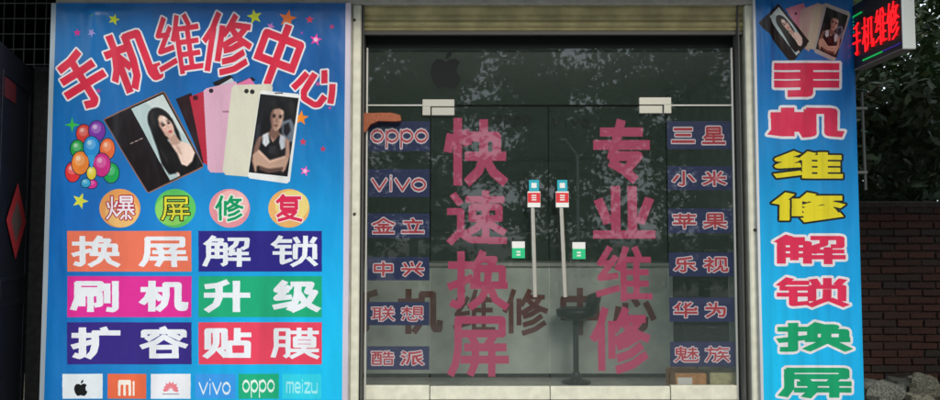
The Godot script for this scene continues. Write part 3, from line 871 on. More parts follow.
func build_glazing() -> void:
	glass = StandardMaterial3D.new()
	glass.albedo_color = Color(0.27, 0.33, 0.30, 0.17)      # greenish float glass, its tint paled to paint haze over the blacks
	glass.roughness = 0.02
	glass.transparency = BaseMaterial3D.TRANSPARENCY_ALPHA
	var zb := GZ - .010
	var xl := X(365.4, GZ)
	var xr := X(735.4, GZ)
	var yt := Y(48.2, GZ)
	var ym := Y(105.2, GZ)
	var trim := mat(lin(.66, .66, .62), .35, .3)
	var strips := StandardMaterial3D.new()
	strips.albedo_texture = print_strips()
	strips.roughness = .35
	# pane above the doors
	var t := thing("transom_pane", "wide dark glass pane above the doors with a black apple sticker", "glass pane", Vector3(0, ym, GZ))
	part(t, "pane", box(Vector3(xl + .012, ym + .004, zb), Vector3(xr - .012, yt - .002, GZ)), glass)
	var f := fruit(446, 71, 31, 34)
	var black := mat(lin(.020, .023, .023), .9, 0, .1)
	for q in f:
		var pts := PackedVector2Array()
		for p in q:
			var w := P(p.x, p.y, GZ)
			pts.append(Vector2(w.x, w.y))
		part(t, "sticker", prism(pts, GZ + .0014, GZ + .0006), black)
	for s in 2:
		var left: bool = s == 0
		var x0 := xl + .012 if left else X(668.2, GZ)
		var x1 := X(429.8, GZ) if left else xr - .012
		var o := thing("side_pane", "narrow fixed glass pane with six navy brand strips beside the blue %s banner" % ("phone poster" if left else "lettering"), "glass pane", Vector3((x0 + x1) / 2, 0, GZ))
		o.set_meta("label", "fixed glass pane of navy brand strips, orange bracket across its top corner" if left else "fixed glass pane of navy brand strips, cardboard boxes behind its foot")
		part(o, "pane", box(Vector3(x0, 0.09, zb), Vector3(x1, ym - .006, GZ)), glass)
		part(o, "bottom_rail", box(Vector3(x0, Y(399.5, GZ), zb - .02), Vector3(x1, Y(385.3, GZ), GZ + .014), .003), cream)
		part(o, "top_trim", box(Vector3(x0, ym - .0055, zb - .001), Vector3(x1 if not left else X(424, GZ), ym + .0035, GZ + .006), .001), trim)
		part(o, "edge_trim", box(Vector3(xl, 0.0, zb - .005), Vector3(xl + .0115, yt, GZ + .012), .002) if left else box(Vector3(xr - .0115, 0.0, zb - .005), Vector3(xr, yt, GZ + .012), .002), trim)
		var rows := [[121, 151], [169, 197], [213.5, 238], [257, 280.5], [302, 325.5], [346.5, 370]] if left else [[121, 149], [166, 190], [208.5, 233], [252.5, 276.5], [297.5, 322], [342, 367]]
		for k in 6:
			var a := P(0, rows[k][0], GZ).y
			var b := P(0, rows[k][1], GZ).y
			var st := begin()
			var u0 := 0.0 if left else .5
			var z := zb - .0012
			var c := [Vector3(x0 + .004, a, z), Vector3(x1 - .002, a, z), Vector3(x1 - .002, b, z), Vector3(x0 + .004, b, z)]
			var uv := [Vector2(u0 + .002, k / 6.0 + .002), Vector2(u0 + .498, k / 6.0 + .002), Vector2(u0 + .498, (k + 1) / 6.0 - .002), Vector2(u0 + .002, (k + 1) / 6.0 - .002)]
			for j in [0, 1, 2, 0, 2, 3]:
				st.set_uv(uv[j])
				st.add_vertex(c[j])
			part(o, "brand_strip", done(st), strips)

func build_doors() -> void:
	var zb := GZ - .010
	var pink := mat(lin(.62, .04, .17), .45)
	var ym := Y(106.8, GZ)
	var white := mat(lin(.78, .78, .76), .4)
	var red := mat(lin(.68, .03, .04), .4)
	var blue := mat(lin(.02, .38, .48), .4)
	var green := mat(lin(.02, .52, .22), .4)
	for s in 2:
		var left: bool = s == 0
		var x0 := X(430.8, GZ) if left else X(549.4, GZ)
		var x1 := X(548.6, GZ) if left else X(667.2, GZ)
		var t := thing("glass_door", "dark glass door leaf with four large pink characters reading %s" % ("quick screen change" if left else "professional repair"), "door", Vector3((x0 + x1) / 2, 0, GZ), "pair of glass shop doors")
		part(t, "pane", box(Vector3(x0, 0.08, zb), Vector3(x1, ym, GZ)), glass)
		part(t, "bottom_rail", box(Vector3(x0, Y(399.2, GZ), zb - .02), Vector3(x1, Y(386.2, GZ), GZ + .016), .003), cream)
		# patch fitting: one half on the leaf, an L-shaped half on the pane above and beside it
		var pz := GZ + .016
		var py := [99.3, 106.4, 115.2] if left else [97.3, 104.6, 113.2]
		var px := [422.0, 430.2, 454.3] if left else [641.0, 665.2, 673.2]
		var dt := mat(lin(.60, .59, .52), .32, .5)
		if left:
			part(t, "patch_fitting", box(Vector3(X(431.4, pz), Y(115.2, pz), zb - .012), Vector3(X(454.3, pz), Y(107.4, pz), pz), .002), dt)
		else:
			part(t, "patch_fitting", box(Vector3(X(641, pz), Y(113.2, pz), zb - .012), Vector3(X(664.2, pz), Y(105.6, pz), pz), .002), dt)
		var st := begin()
		add_box(st, Vector3(X(px[0], pz), Y(py[1], pz), zb - .012), Vector3(X(px[2], pz), Y(py[0], pz), pz), .002)
		if left: add_box(st, Vector3(X(px[0], pz), Y(py[2], pz), zb - .012), Vector3(X(px[1], pz), Y(py[1], pz) - .0005, pz), .002)
		else: add_box(st, Vector3(X(px[1] + .6, pz), Y(py[2], pz), zb - .012), Vector3(X(px[2], pz), Y(py[1], pz) - .0005, pz), .002)
		part(t, "hinge_plate", done(st), dt)
		# big film letters
		var word := "快速换屏" if left else "专业维修"
		var rows := [[118, 184, 446, 505], [190, 244, 448, 506], [250, 309, 449, 507], [314, 376, 450, 508]] if left else [[120, 180, 592, 650], [185, 240, 594, 654], [245, 302, 594, 653], [306, 371, 592, 650]]
		for k in 4:
			var r: Array = rows[k]
			var z := zb - .0012
			var a := P(r[2], r[0], z)
			var b := P(r[3], r[1], z)
			part(t, "character", cut_letter(word[k], a, Vector3(b.x - a.x, 0, 0), Vector3(0, b.y - a.y, 0), 16, 16), pink)
		# black words at the head of the leaf
		var head := "oppo" if left else "vivo"
		var hx := 494.0 if left else 552.0
		for k in 4:
			var a := P(hx + k * 9.6, 112 if left else 116, GZ)
			var b := P(hx + k * 9.6 + 8.6, 125 if left else 127, GZ)
			var z := GZ + .0012
			a.z = z
			part(t, "small_letter", cut_letter(head[k], a, Vector3(b.x - a.x, 0, 0), Vector3(0, b.y - a.y, 0), 17, 17), mat(lin(.020, .023, .023), .9, 0, .1))
		# pull bar with two standoffs
		var hz := GZ + .055
		var top := P(532.4 if left else 560.8, 200, hz)
		var bot := P(535.2 if left else 565.2, 297, hz)
		var h := part(t, "pull_handle", tube([top, bot], [.0145, .0145], 14), steel)
		for f in [.12, .86]:
			var c := top.lerp(bot, f)
			part(h, "standoff", tube([Vector3(c.x, c.y, GZ + .0005), Vector3(c.x, c.y, hz - .010)], [.010, .010], 10), steel)
		# card hung on the bar: teal above, red below, white foot
		var cx := 533.9 if left else 562.2
		var cz := hz + .016
		var card := part(h, "price_card", box(P(cx - 6.4, 207.4, cz), P(cx + 6.4, 191.4, cz) + Vector3(0, 0, .003), .001), white)
		var xy := func(x: float, y: float, dz: float) -> Vector3: return P(x, y, cz) + Vector3(0, 0, dz)
		part(h, "upper_card", box(xy.call(cx - 5.0, 191.2, 0.0), xy.call(cx + 5.0, 180.0, .003), .001), blue)
		part(h, "card_mark", box(xy.call(cx - 2.6, 188.0, .0034), xy.call(cx + 2.6, 183.0, .0044)), white)
		part(h, "red_field", box(xy.call(cx - 6.2, 202.6, .0034), xy.call(cx + 6.2, 192.8, .0042)), red)
		for k in 3: part(h, "card_mark", box(xy.call(cx - 2.4, 196.1 + k * 2.2, .0046), xy.call(cx + 2.4, 194.9 + k * 2.2, .0052)), white)
		# push and pull sticker
		var gx := 518.4 if left else 578.8
		var gy := 241.4 if left else 242.2
		var sg := part(t, "door_label", box(P(gx - 6.4, gy + 16.8, GZ) + Vector3(0, 0, .0006), P(gx + 6.4, gy, GZ) + Vector3(0, 0, .002)), white)
		part(sg, "green_field", box(P(gx - 6.4, gy + 16.8, GZ) + Vector3(0, 0, .0024), P(gx + 6.4, gy + 6.6, GZ) + Vector3(0, 0, .003)), green)
		for k in 2: part(sg, "label_mark", box(P(gx - 2.0, gy + 11.2 + k * 3.0, GZ) + Vector3(0, 0, .0034), P(gx + 2.0, gy + 9.6 + k * 3.0, GZ) + Vector3(0, 0, .004)), white)

func banner_mesh(x0: float, x1: float, y0: float, y1: float, z: float, seed_: int, amp: float) -> ArrayMesh:
	var n := FastNoiseLite.new()
	n.seed = seed_
	n.frequency = 1.0
	var st := SurfaceTool.new()
	st.begin(Mesh.PRIMITIVE_TRIANGLES)
	var nx := int((x1 - x0) / .012) + 1
	var ny := int((y1 - y0) / .025) + 1
	for j in ny + 1:
		for i in nx + 1:
			var u := float(i) / nx
			var v := float(j) / ny
			var x := lerpf(x0, x1, u)
			var y := lerpf(y1, y0, v)
			var pin := smoothstep(0.0, 0.04, minf(minf(u, 1 - u), minf(v, 1 - v) * 1.4))
			var d := n.get_noise_2d(x * 2.6, y * 1.0) * amp + n.get_noise_2d(x * 8.0 + 30.0, y * 1.6) * amp * .35
			d += exp(-pow((u - .10 - .05 * (1.0 - v)) / .03, 2.0)) * exp(-pow(v / .16, 2.0)) * amp * 3.2
			for cr in [[.18, .02, .55, .9], [.82, .0, -.5, .7], [.05, .55, .25, .5], [.6, .30, .12, .4], [.93, .62, -.3, .5]]:      # creases running in from the edges
				var off: float = (u - cr[0]) - cr[2] * (v - cr[1])
				d += exp(-pow(off / .012, 2.0)) * exp(-pow((v - cr[1]) / .14, 2.0)) * amp * cr[3] * .35
			st.set_uv(Vector2(u, v))
			st.add_vertex(Vector3(x, y, z + (d + amp * .6) * pin))
	for j in ny:
		for i in nx:
			var a := j * (nx + 1) + i
			for k in [a, a + 1, a + nx + 2, a, a + nx + 2, a + nx + 1]: st.add_index(k)
	st.generate_normals()
	return st.commit()
func build_banners() -> void:
	var back := mat(lin(.45, .46, .48), .5, .2)
	var specs := [
		["poster_banner", "wide blue phone repair poster with balloons, phones and coloured service boxes", X(49.5, BZ) - .034, X(349.0, BZ), Y(3.0, BZ), 51],
		["column_banner", "tall narrow blue banner with a column of red, yellow and green characters", X(757.5, BZ), X(859.5, BZ), Y(-2.0, BZ), 52]]
	for a in specs:
		var t := thing(a[0], a[1], "banner", Vector3((a[2] + a[3]) / 2, -.09, 0))
		part(t, "backing_board", box(Vector3(a[2] + .004, -.088, .004), Vector3(a[3] - .004, a[4] - .003, BZ - .008), .002), back)
		var m := StandardMaterial3D.new()
		m.albedo_texture = print_wide_banner() if a[0] == "poster_banner" else print_tall_banner()
		m.roughness = .34
		m.metallic_specular = .45
		var grime := FastNoiseLite.new()
		grime.seed = a[5]
		grime.frequency = .012
		grime.fractal_octaves = 5
		var gi := grime.get_image(640, 160)
		gi.resize(640, 640, Image.INTERPOLATE_CUBIC)
		var gc := Image.create(640, 640, false, Image.FORMAT_RGB8)
		for gy in 640:
			for gx in 640:
				var gv := lerpf(.91, 1.0, clampf(gi.get_pixel(gx, gy).r * 1.5, 0, 1)) * (1.0 - .04 * rng.randf())
				gc.set_pixel(gx, gy, Color(gv, gv, gv * .99))
		m.detail_enabled = true
		m.detail_blend_mode = BaseMaterial3D.BLEND_MODE_MUL
		m.detail_albedo = ImageTexture.create_from_image(gc)
		part(t, "printed_sheet", banner_mesh(a[2], a[3], -.09, a[4], BZ, a[5], .011), m)

func build_interior() -> void:
	# counter with film letters on its front
	var z := -1.03
	var xa := -2.0
	var xb := X(672, z)
	var yt := Y(263, z)
	var body := grainy(lin(.50, .575, .52), .06, .02, .45, 1.2, 0, 41)
	var t := thing("shop_counter", "pale shop counter with dark red characters behind the glass doors", "counter", Vector3((xa + xb) / 2, 0, z))
	part(t, "front_panel", box(Vector3(xa, .035, z - .03), Vector3(xb, yt - .03, z), .002), body)
	part(t, "plinth", box(Vector3(xa + .02, 0, z - .05), Vector3(xb - .02, .034, z - .031)), dark)
	part(t, "counter_top", box(Vector3(xa - .02, yt - .029, z - .55), Vector3(xb + .02, yt, z + .02), .004), mat(lin(.40, .43, .40), .25))
	part(t, "end_panel", box(Vector3(xb - .03, 0, z - .5), Vector3(xb, yt - .03, z - .031)), body)
	part(t, "end_panel", box(Vector3(xa, 0, z - .5), Vector3(xa + .03, yt - .03, z - .031)), body)
	var brown := mat(lin(.15, .014, .012), .5)
	var cs := [366, 420, 474, 526, 580, 634]
	for k in 6:
		var a := P(cs[k] - 22, 288, z + .0015)
		var b := P(cs[k] + 22, 334, z + .0015)
		part(t, "character", cut_letter("手机维修中心"[k], a, Vector3(b.x - a.x, 0, 0), Vector3(0, b.y - a.y, 0), 14, 14), brown)
	# black stool
	var sz := -.84
	var base := P(576, 374, sz)
	base.y = 0
	var sy := P(576, 316, sz).y
	var black := mat(lin(.012, .013, .016), .35)
	var bs := thing("bar_stool", "black swivel stool in front of the pale counter", "stool", base)
	part(bs, "foot", tube([base, base + Vector3(0, .012, 0), base + Vector3(0, .03, 0), base + Vector3(0, .08, 0)], [.115, .11, .05, .03], 24), black)
	part(bs, "column", tube([base + Vector3(0, .08, 0), Vector3(base.x, sy - .02, base.z)], [.022, .022], 14), black)
	part(bs, "seat", tube([Vector3(base.x, sy - .03, base.z), Vector3(base.x, sy, base.z), Vector3(base.x, sy + .05, base.z), Vector3(base.x, sy + .065, base.z)], [.07, .145, .155, .12], 24), black)
	var st := begin()
	for k in 8:                                        # low curved back
		var a0 := -.9 + 1.8 * k / 8.0
		var a1 := -.9 + 1.8 * (k + 1) / 8.0
		for e in [[.15, .17]]:
			var p := func(an: float, r: float, y: float) -> Vector3: return Vector3(base.x + cos(an) * r, sy + y, base.z + sin(an) * r)
			var h0 := .06 + .13 * cos(a0 * .9)
			var h1 := .06 + .13 * cos(a1 * .9)
			quad(st, p.call(a0, e[0], .03), p.call(a0, e[1] + .02, h0), p.call(a1, e[1] + .02, h1), p.call(a1, e[0], .03))
			quad(st, p.call(a0, e[0] + .02, .03), p.call(a1, e[0] + .02, .03), p.call(a1, e[1] + .04, h1), p.call(a0, e[1] + .04, h0))
			quad(st, p.call(a0, e[1] + .02, h0), p.call(a0, e[1] + .04, h0), p.call(a1, e[1] + .04, h1), p.call(a1, e[1] + .02, h1))
	part(bs, "backrest", done(st), black)
	# cardboard boxes low behind the right pane
	var bz := -.15
	var b1 := thing("cardboard_box", "orange brown cardboard box with a white label behind the glass", "box", Vector3(X(691, bz), 0, bz - .12))
	part(b1, "carton", box(Vector3(P(675.5, 380, bz).x, 0, bz - .26), Vector3(P(706.5, 380, bz).x, P(690, 373.5, bz).y, bz), .004), grainy(lin(.50, .24, .08), .12, .03, .8, .4, 0, 44))
	part(b1, "label", box(Vector3(P(677.5, 380, bz).x, .02, bz + .0006), Vector3(P(692, 380, bz).x, P(690, 377.5, bz).y, bz + .0016)), mat(lin(.75, .75, .72), .5))
	var b2 := thing("cardboard_box", "plain khaki cardboard box beside the orange brown one", "box", Vector3(X(724, bz), 0, bz - .12))
	part(b2, "carton", box(Vector3(P(710, 380, bz).x, 0, bz - .26), Vector3(P(737, 380, bz).x, P(724, 373.0, bz).y, bz), .004), grainy(lin(.46, .44, .24), .12, .03, .8, .4, 0, 45))
	# tall cabinet at the right and wall shelving at the back
	var wood := grainy(lin(.05, .05, .045), .3, .02, .5, .8, 0, 46)
	var cz := -1.6
	var cab := thing("storage_cabinet", "dark storage cabinet standing beyond the cardboard boxes", "cabinet", Vector3(X(705, cz), 0, cz - .2))
	part(cab, "carcass", box(Vector3(X(682, cz), 0, cz - .4), Vector3(2.3, 1.15, cz), .004), wood)
	for k in 3:
		var dr := part(cab, "drawer_front", box(Vector3(X(686, cz) , .1 + k * .34, cz + .002), Vector3(X(686, cz) + .42, .41 + k * .34, cz + .02), .004), wood)
		part(dr, "handle", box(Vector3(X(686, cz) + .15, .33 + k * .34, cz + .021), Vector3(X(686, cz) + .27, .345 + k * .34, cz + .035), .003), steel)
	var pz := -.5
	var pp := thing("display_board", "narrow pale display board standing inside near the cardboard boxes", "board", Vector3(X(733, pz), 0, pz))
	part(pp, "board", box(Vector3(X(728, pz), 0.0, pz - .02), Vector3(X(745, pz), Y(249, pz), pz), .003), mat(lin(.40, .45, .42), .5))
	part(pp, "foot", box(Vector3(X(724, pz), 0.0, pz - .10), Vector3(X(748, pz), .02, pz - .021), .003), mat(lin(.2, .2, .2), .5))
	var rz := -4.1
	var sh := thing("display_rack", "dark display rack against the back wall of the shop", "rack", Vector3(0, 0, rz))
	for k in 5: part(sh, "shelf", box(Vector3(-1.6, .3 + k * .45, rz - .28), Vector3(1.6, .33 + k * .45, rz), .003), wood)
	for k in 3: part(sh, "upright", box(Vector3(-1.64 + k * 1.62, 0, rz - .285), Vector3(-1.605 + k * 1.62 + .005, 2.3, rz + .004), .003), wood)
	for k in 14:
		var bx := -1.5 + (k % 7) * .42 + rng.randf() * .08
		var by := .331 + .45 * (2 + int(k / 7.0))
		var hh := .16 + rng.randf() * .16
		if absf(bx + .1) < .18 or absf(bx + .1 - 1.6) < .15 or absf(bx) < .17: continue
		var o := thing("phone_box", "small dark phone carton on the display rack at the back", "box", Vector3(bx, by, rz - .12), "phone cartons on the back rack")
		part(o, "carton", box(Vector3(bx, by, rz - .2), Vector3(bx + .15, by + hh, rz - .05), .003), mat(Color.from_hsv(rng.randf(), .3, .18 + rng.randf() * .25), .6))
	# orange bracket high inside the left pane
	var oz := GZ + .05
	var br := PackedVector2Array()
	for p in [[361, 113], [392, 112.6], [400.5, 115.2], [401, 120.5], [396, 121.2], [378, 120.8], [370, 124.5], [366, 131], [361, 134]]:
		var w := P(p[0], p[1], oz)
		br.append(Vector2(w.x, w.y))
	var ob := thing("wall_bracket", "orange painted bracket fixed to the cream pillar over the glass", "bracket", Vector3(br[0].x, br[8].y, oz))
	part(ob, "arm", prism(br, oz, oz - .04), grainy(lin(.30, .075, .025), .2, .04, .5, .2, 0, 47))

func build_lit_sign() -> void:
	var x := 2.60
	var z0 := .045
	var z1 := .61
	var y0 := 2.262
	var y1 := 2.70
	var t := thing("projecting_sign", "black projecting sign with lit red characters and green edge lights", "sign", Vector3(x + .035, y0, z0))
	part(t, "face", box(Vector3(x, y0 + .004, z0 + .004), Vector3(x + .066, y1, z1 - .004)), mat(lin(.010, .010, .011), .35))
	part(t, "end_cap", box(Vector3(x - .004, y0 - .006, z1 - .0035), Vector3(x + .072, y1 + .01, z1 + .012), .004), mat(lin(.66, .68, .64), .4))
	part(t, "bottom_channel", box(Vector3(x - .003, y0 - .004, z0), Vector3(x + .07, y0 + .003, z1 - .004)), mat(lin(.12, .11, .10), .4))
	part(t, "bracket", box(Vector3(x + .018, 2.40, -.03), Vector3(x + .05, 2.44, z0 + .003)), steel)
	var red := lamp_mat(Color(1.0, .10, .14), .42)
	var green := lamp_mat(Color(.02, .62, .30), .4)
	var purple := lamp_mat(Color(.16, .10, .45), .25)
	var spans := [[858.5, 866.5], [868.0, 880.0], [881.0, 893.0], [893.6, 906.0]]
	for k in 4:
		var za: float = EYE.z - x * F / (spans[k][0] - 470.0)
		var zb: float = EYE.z - x * F / (spans[k][1] - 470.0)
		var st := begin()
		for line in strokes("手机维修"[k]):
			for i in line.size() - 1:
				var a: Vector2 = line[i]
				var b: Vector2 = line[i + 1]
				var n := int(maxf(1, a.distance_to(b) / 4.6))
				for j in n + 1:
					var p := a.lerp(b, float(j) / n)
					var c := Vector3(x - .006, 2.585 - p.y * .00245, lerpf(za, zb, p.x / 100.0))
					add_box(st, c - Vector3(.004, .0052, .0052), c + Vector3(.005, .0052, .0052), .0015)
		part(t, "led_character", done(st), red)
	for a in [[z0 + .115, z0 + .35, 2.298, green], [z0 + .355, z1 - .01, 2.298, purple], [z0 + .005, z0 + .13, 2.622, green]]:
		var st := begin()
		var n := int((a[1] - a[0]) / .013)
		for j in n:
			var c := Vector3(x - .004, a[2], a[0] + j * .013 + .006)
			add_box(st, c - Vector3(.003, .005, .005), c + Vector3(.003, .005, .005), .001)
		part(t, "led_line", done(st), a[3])
	var st2 := begin()
	for j in 6: add_box(st2, Vector3(x - .007, 2.607 - j * .024, z0 + .006), Vector3(x - .001, 2.619 - j * .024, z0 + .016), .001)
	part(t, "led_line", done(st2), lamp_mat(Color(.02, .35, .34), .6))
func lamp_mat(c: Color, e: float) -> StandardMaterial3D:
	var m := mat(c, .4)
	m.emission_enabled = true
	m.emission = c
	m.emission_energy_multiplier = e
	return m

func build_neighbour() -> void:
	var tile := grainy(lin(.014, .0155, .017), .25, .03, .8, .6, 0, 61)
	tile.metallic_specular = .25
	var t := thing("neighbouring_house", "dark fronted house adjoining the poster banner", "building", Vector3(-4.0, -.354, -.45))
	var zf := -.45
	part(t, "front_wall", box(Vector3(-3.24, -.354, zf - .2), Vector3(-2.845, 2.40, zf)), tile)
	part(t, "front_wall", box(Vector3(-6.5, -.354, zf - .2), Vector3(-4.15, 2.40, zf)), tile)
	part(t, "upper_wall", box(Vector3(-6.5, 3.3, zf - .2), Vector3(-2.845, 5.2, zf)), tile)
	part(t, "front_wall", box(Vector3(-6.5, 2.402, zf - .2), Vector3(-4.35, 3.298, zf)), tile)
	part(t, "room_wall", box(Vector3(-6.5, -.354, -3.4), Vector3(-2.845, 3.6, -3.2)), tile)
	part(t, "room_wall", box(Vector3(-6.7, -.354, -3.4), Vector3(-6.502, 5.2, zf)), tile)
	part(t, "room_ceiling", box(Vector3(-6.5, 3.602, -3.4), Vector3(-2.845, 3.75, zf - .202)), tile)
	part(t, "balcony", box(Vector3(-6.7, 3.02, zf + .002), Vector3(-2.90, 3.2, .9)), tile)
	# wire grille over the door
	var gr := thing("wire_grille", "dark square wire grille above the neighbouring doorway", "grille", Vector3(-3.6, 2.40, zf))
	var wire := mat(lin(.075, .085, .085), .5, .3)
	for k in 17:
		var xx := -2.94 - k * .079
		part(gr, "wire", tube([Vector3(xx, 2.395, zf - .02), Vector3(xx, 3.30, zf - .02)], [.0042, .0042], 6), wire)
	for k in 8:
		var yy := 2.42 + k * .116
		part(gr, "wire", tube([Vector3(-4.36, yy, zf - .012), Vector3(-2.85, yy, zf - .012)], [.0042, .0042], 6), wire)
	# open door leaf, hinged at the right jamb and swung out
	var hinge := Vector3(-3.232, -.30, zf + .02)
	var dir := Vector3(.322, 0, .947)
	var nrm := Vector3(.947, 0, -.322)
	var d := thing("open_door", "dark navy door leaf swung open with a red diamond paper on it", "door", hinge)
	var navy := grainy(lin(.016, .021, .032), .2, .02, .35, .7, 0, 62)
	var o := func(along: float, y: float, off: float) -> Vector3: return hinge + dir * along + Vector3(0, y, 0) + nrm * off
	var xf := Transform3D(Basis(dir, Vector3.UP, nrm * -1.0), hinge)
	var st := begin()
	add_box(st, Vector3(0, .01, 0), Vector3(.92, 2.66, .045), .004, xf)
	part(d, "leaf", done(st), navy)
	for a in [[.10, .12, 1.0], [1.12, .12, 2.5]]:
		st = begin()                                   # raised frame around each panel
		for e in [[.09, a[0] + .02, .12, a[2] + .0], [.80, a[0] + .02, .83, a[2]], [.125, a[0] + .02, .795, a[0] + .05], [.125, a[2] - .03, .795, a[2]]]:
			add_box(st, Vector3(e[0], e[1], -.008), Vector3(e[2], e[3], -.001), .002, xf)
		part(d, "moulding", done(st), navy)
	# diamond paper: its middle shows at about 0.46 m from the hinge
	var mid := .40
	var cy := P(16, 221, -.05).y - hinge.y
	var r := .262
	var red := grainy(lin(.72, .05, .06), .15, .05, .6, .3, 0, 63)
	var dm := begin()
	var ring := [[0.0, r], [r, 0.0], [0.0, -r], [-r, 0.0]]
	for k in 4:
		var a: Array = ring[k]
		var b: Array = ring[(k + 1) % 4]
		quad(dm, o.call(mid + a[0], cy + a[1], .010), o.call(mid + b[0], cy + b[1], .010), o.call(mid + b[0] * .55, cy + b[1] * .55, .010), o.call(mid + a[0] * .55, cy + a[1] * .55, .010))
	part(d, "diamond_border", done(dm), red)
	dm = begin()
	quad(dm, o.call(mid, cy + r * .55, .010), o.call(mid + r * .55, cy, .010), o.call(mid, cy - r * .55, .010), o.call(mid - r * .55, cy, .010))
	part(d, "diamond_centre", done(dm), grainy(lin(.22, .15, .14), .2, .05, .5, .2, 0, 64))  # grey-brown centre paints a reflection on the red paper
	dm = begin()
	quad(dm, o.call(.50, 2.46, .004), o.call(.84, 2.46, .004), o.call(.84, 2.33, .004), o.call(.50, 2.33, .004))
	part(d, "paper_strip", done(dm), mat(lin(.16, .02, .025), .6))
	part(d, "door_handle", tube([o.call(.86, .98, .03), o.call(.86, 1.16, .03)], [.009, .009], 8), dark)

func build_alley() -> void:
	# garden wall of single bricks
	var z := -1.72
	var t := thing("brick_wall", "dark red brick garden wall beyond the column banner", "wall", Vector3(3.6, -.354, z))
	var mortar := grainy(lin(.042, .034, .030), .4, .04, .95, .5, .1, 71)
	part(t, "core", box(Vector3(2.61, -.354, z - .22), Vector3(5.6, 1.40, z - .012)), mortar)
	var mats := []
	for k in 5: mats.append(grainy([lin(.060, .026, .021), lin(.052, .027, .023), lin(.044, .027, .024), lin(.070, .030, .023), lin(.038, .030, .027)][k], .28, .06, .9, .35, .15, 72 + k))
	var bm := box(Vector3(-.116, -.0285, -.011), Vector3(.116, .0285, .010), .004)
	var half := box(Vector3(-.055, -.0285, -.011), Vector3(.055, .0285, .010), .004)
	var count := 0
	for r in 26:
		for k in 8:
			var bx := 2.74 + k * .244 + (.122 if r % 2 else 0.0)
			if bx - .12 < 2.612 : continue
			var b := MeshInstance3D.new()
			b.name = "brick"
			b.mesh = bm
			b.material_override = mats[rng.randi() % 5]
			t.add_child(b, true)
			b.position = Vector3(bx, -.318 + r * .068, z + rng.randf_range(-.009, .006)) - t.position
			b.rotation = Vector3(rng.randf_range(-.03, .03), rng.randf_range(-.025, .025), rng.randf_range(-.018, .018))
			b.scale = Vector3(rng.randf_range(.95, 1.03), rng.randf_range(.90, 1.08), 1.0)
			count += 1
	part(t, "coping", box(Vector3(2.61, 1.402, z - .26), Vector3(5.6, 1.46, z + .03), .01), mortar)
	# rubble
	var stone := [grainy(lin(.12, .13, .115), .6, .05, .9, .3, .6, 81), grainy(lin(.075, .08, .07), .6, .05, .9, .25, .6, 82), grainy(lin(.15, .15, .115), .6, .06, .9, .3, .5, 83)]
	var spec := [[879, 388, .19, .16, -1.05, 0, "broad grey rubble stone against the foot of the column banner"], [903, 384, .13, .17, -1.25, 1, "dark angular rubble stone between the broad grey and the pale round one"], [922, 381, .12, .11, -1.15, 2, "pale rounded rubble stone resting high on the heap"], [921, 401, .12, .13, -.85, 2, "yellowish rubble stone at the front of the heap"], [900, 408, .15, .12, -.85, 1, "flat dark rubble stone at the front of the heap"], [868, 410, .12, .12, -.85, 0, "small grey rubble stone beside the banner foot"], [945, 392, .16, .16, -1.2, 0, "large grey rubble stone at the far end of the heap"], [960, 410, .17, .14, -.9, 1, "dull squat rubble stone at the far end of the heap"]]
	for a in spec:
		var c := P(a[0], a[1] + 9.0, a[4])
		var o := thing("rubble_stone", a[6], "stone", Vector3(c.x, -.354, c.z), "rubble heaped by the brick wall")
		part(o, "stone", rock(c, Vector3(a[2], minf(a[3], .13), a[2] * .9), int(a[0])), stone[a[5]])
	# conduit on the corner of the shop
	var cx := P(863, 140, -.03).x
	var cd := thing("conduit_pipe", "thin grey conduit running down the corner beside the column banner", "pipe", Vector3(cx, P(863, 190, -.03).y, -.03))
	part(cd, "pipe", tube([P(861.5, 92, -.03), P(865.5, 190, -.03)], [.011, .011], 8), mat(lin(.07, .08, .08), .5, .3))
	for y in [108, 172]: part(cd, "clip", box(P(859.0, y + 2, -.03) + Vector3(-.05, 0, -.018), P(866.5, y - 1, -.03) + Vector3(0, 0, .014), .002), mat(lin(.10, .11, .11), .5, .3))
	# trees over and behind the wall
	leaf_mat = mat(Color.WHITE, .55)
	leaf_mat.vertex_color_use_as_albedo = true
	leaf_mat.backlight_enabled = true
	leaf_mat.backlight = Color(.25, .32, .10)
	bark_mat = grainy(lin(.07, .055, .04), .35, .05, .95, .5, .5, 91)
	var g := "trees behind the brick wall"
	tree("garden_tree", "dense tree leaning over the brick wall behind the lit sign", Vector3(3.9, -.4, -3.4), 2.6, Vector3(1.7, 2.3, 1.2), 82, 140, .080, 101, g)
	tree("garden_tree", "broad tree rising behind the far end of the brick wall", Vector3(6.3, -.4, -4.2), 3.2, Vector3(2.1, 2.8, 1.5), 78, 140, .085, 102, g)
	tree("garden_tree", "tall tree standing deepest behind the brick wall", Vector3(4.8, -.4, -6.6), 3.4, Vector3(2.8, 3.6, 1.6), 62, 130, .11, 103, g)
	tree("garden_tree", "bushy low tree filling the gap behind the brick wall", Vector3(7.2, -.4, -7.2), 2.4, Vector3(2.6, 3.0, 1.4), 70, 130, .11, 105, g)
	tree("added_shade_tree", "spreading tree added out of view to shade the alley", Vector3(4.3, -.4, .9), 4.9, Vector3(2.3, 1.2, 2.3), 110, 130, .10, 104, "", .78)  # tree added beyond the frame so its crown darkens the bricks
	# unseen house block, added to keep sky light off the alley
	var hw := thing("added_alley_block", "plain grey house block added out of view to darken the alley", "building", Vector3(6.5, -.354, .8))
	var hm := grainy(lin(.20, .19, .17), .15, .03, .9, 1.0, .1, 95)
	part(hw, "wall", box(Vector3(5.3, -.354, -1.6), Vector3(8.6, 5.0, 2.6)), hm)
	part(hw, "roof", box(Vector3(5.2, 5.002, -1.75), Vector3(8.75, 5.18, 2.75)), hm)

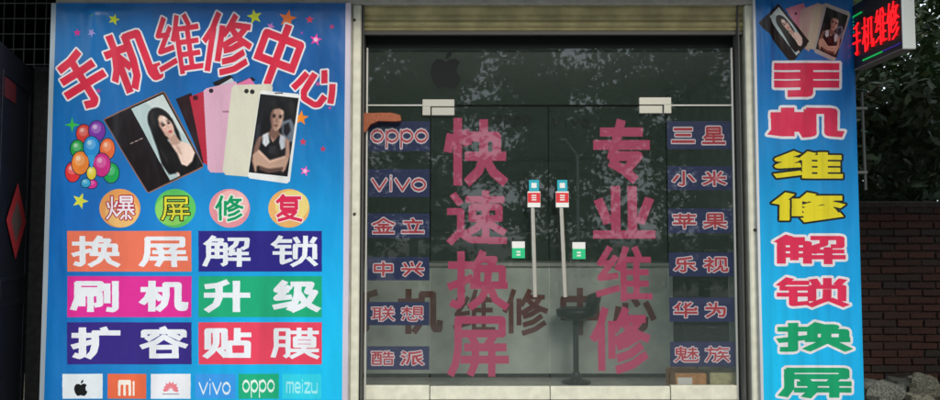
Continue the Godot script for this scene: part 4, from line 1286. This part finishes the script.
func rock(c: Vector3, r: Vector3, seed_: int) -> ArrayMesh:
	var n := FastNoiseLite.new()
	n.seed = seed_
	n.frequency = .9
	var st := SurfaceTool.new()
	st.begin(Mesh.PRIMITIVE_TRIANGLES)
	st.set_smooth_group(-1)
	var la := 9
	var lo := 13
	var pt := func(i: int, j: int) -> Vector3:
		var a := PI * i / la
		var b := TAU * (j % lo) / lo
		var d := Vector3(sin(a) * cos(b), cos(a), sin(a) * sin(b))
		var q := Vector3(signf(d.x) * pow(absf(d.x), .75), signf(d.y) * pow(absf(d.y), .75), signf(d.z) * pow(absf(d.z), .75))
		var k := 1.0 + n.get_noise_3dv(d * 1.6) * .5
		var w := c + q * r * k
		w.y = maxf(w.y, -.352)
		return w
	for i in la:
		for j in lo:
			quad(st, pt.call(i, j), pt.call(i, j + 1), pt.call(i + 1, j + 1), pt.call(i + 1, j))
	return done(st)

func build_street() -> void:
	# what the shop glass mirrors: the planted far side of the road
	var g := "street trees on the far pavement"
	var xs := [-11.0, -7.2, -4.2, -1.6, 2.6, 6.4, 9.6, 13.5]
	for k in xs.size():
		var h := 4.6 + .5 * sin(k * 2.3)
		var o := tree("street_tree", "leafy street tree on the planted far side of the road", Vector3(xs[k], -.4, 15.2 + .5 * sin(k * 5.0)), h, Vector3(2.3, 4.6, 1.8), 120, 110, .13, 200 + k, g)
	for k in 12:
		var hx := -15.0 + k * 2.8
		var hd := thing("hedge", "clipped green hedge section along the far pavement", "hedge", Vector3(hx, -.4, 14.2), "hedge sections across the road")
		part(hd, "foliage", crown_mesh(Vector3(hx, .25, 14.2), Vector3(1.6, .62, .5), 34, 90, .10, 300 + k), leaf_mat)
		part(hd, "stem", tube([Vector3(hx, -.45, 14.2), Vector3(hx + .05, .5, 14.2)], [.05, .02], 6), bark_mat)
	var z := 13.6
	var lx := (578.0 - 470.0) / F * (z + 5.2)
	var ly := 1.117 + (236.0 - 152.0) / F * (z + 5.2)
	var l := thing("street_lamp", "slim grey street lamp with a short slanted arm across the road", "lamp", Vector3(lx, -.4, z))
	var grey := mat(lin(.55, .56, .56), .4, .2)
	part(l, "pole", tube([Vector3(lx, -.49, z), Vector3(lx, ly, z)], [.045, .030], 10), grey)
	part(l, "arm", tube([Vector3(lx, ly - .01, z), Vector3(lx - .30, ly + .40, z)], [.028, .022], 8), grey)
	part(l, "lamp_head", box(Vector3(lx - .46, ly + .38, z - .06), Vector3(lx - .28, ly + .43, z + .06), .01), grey)
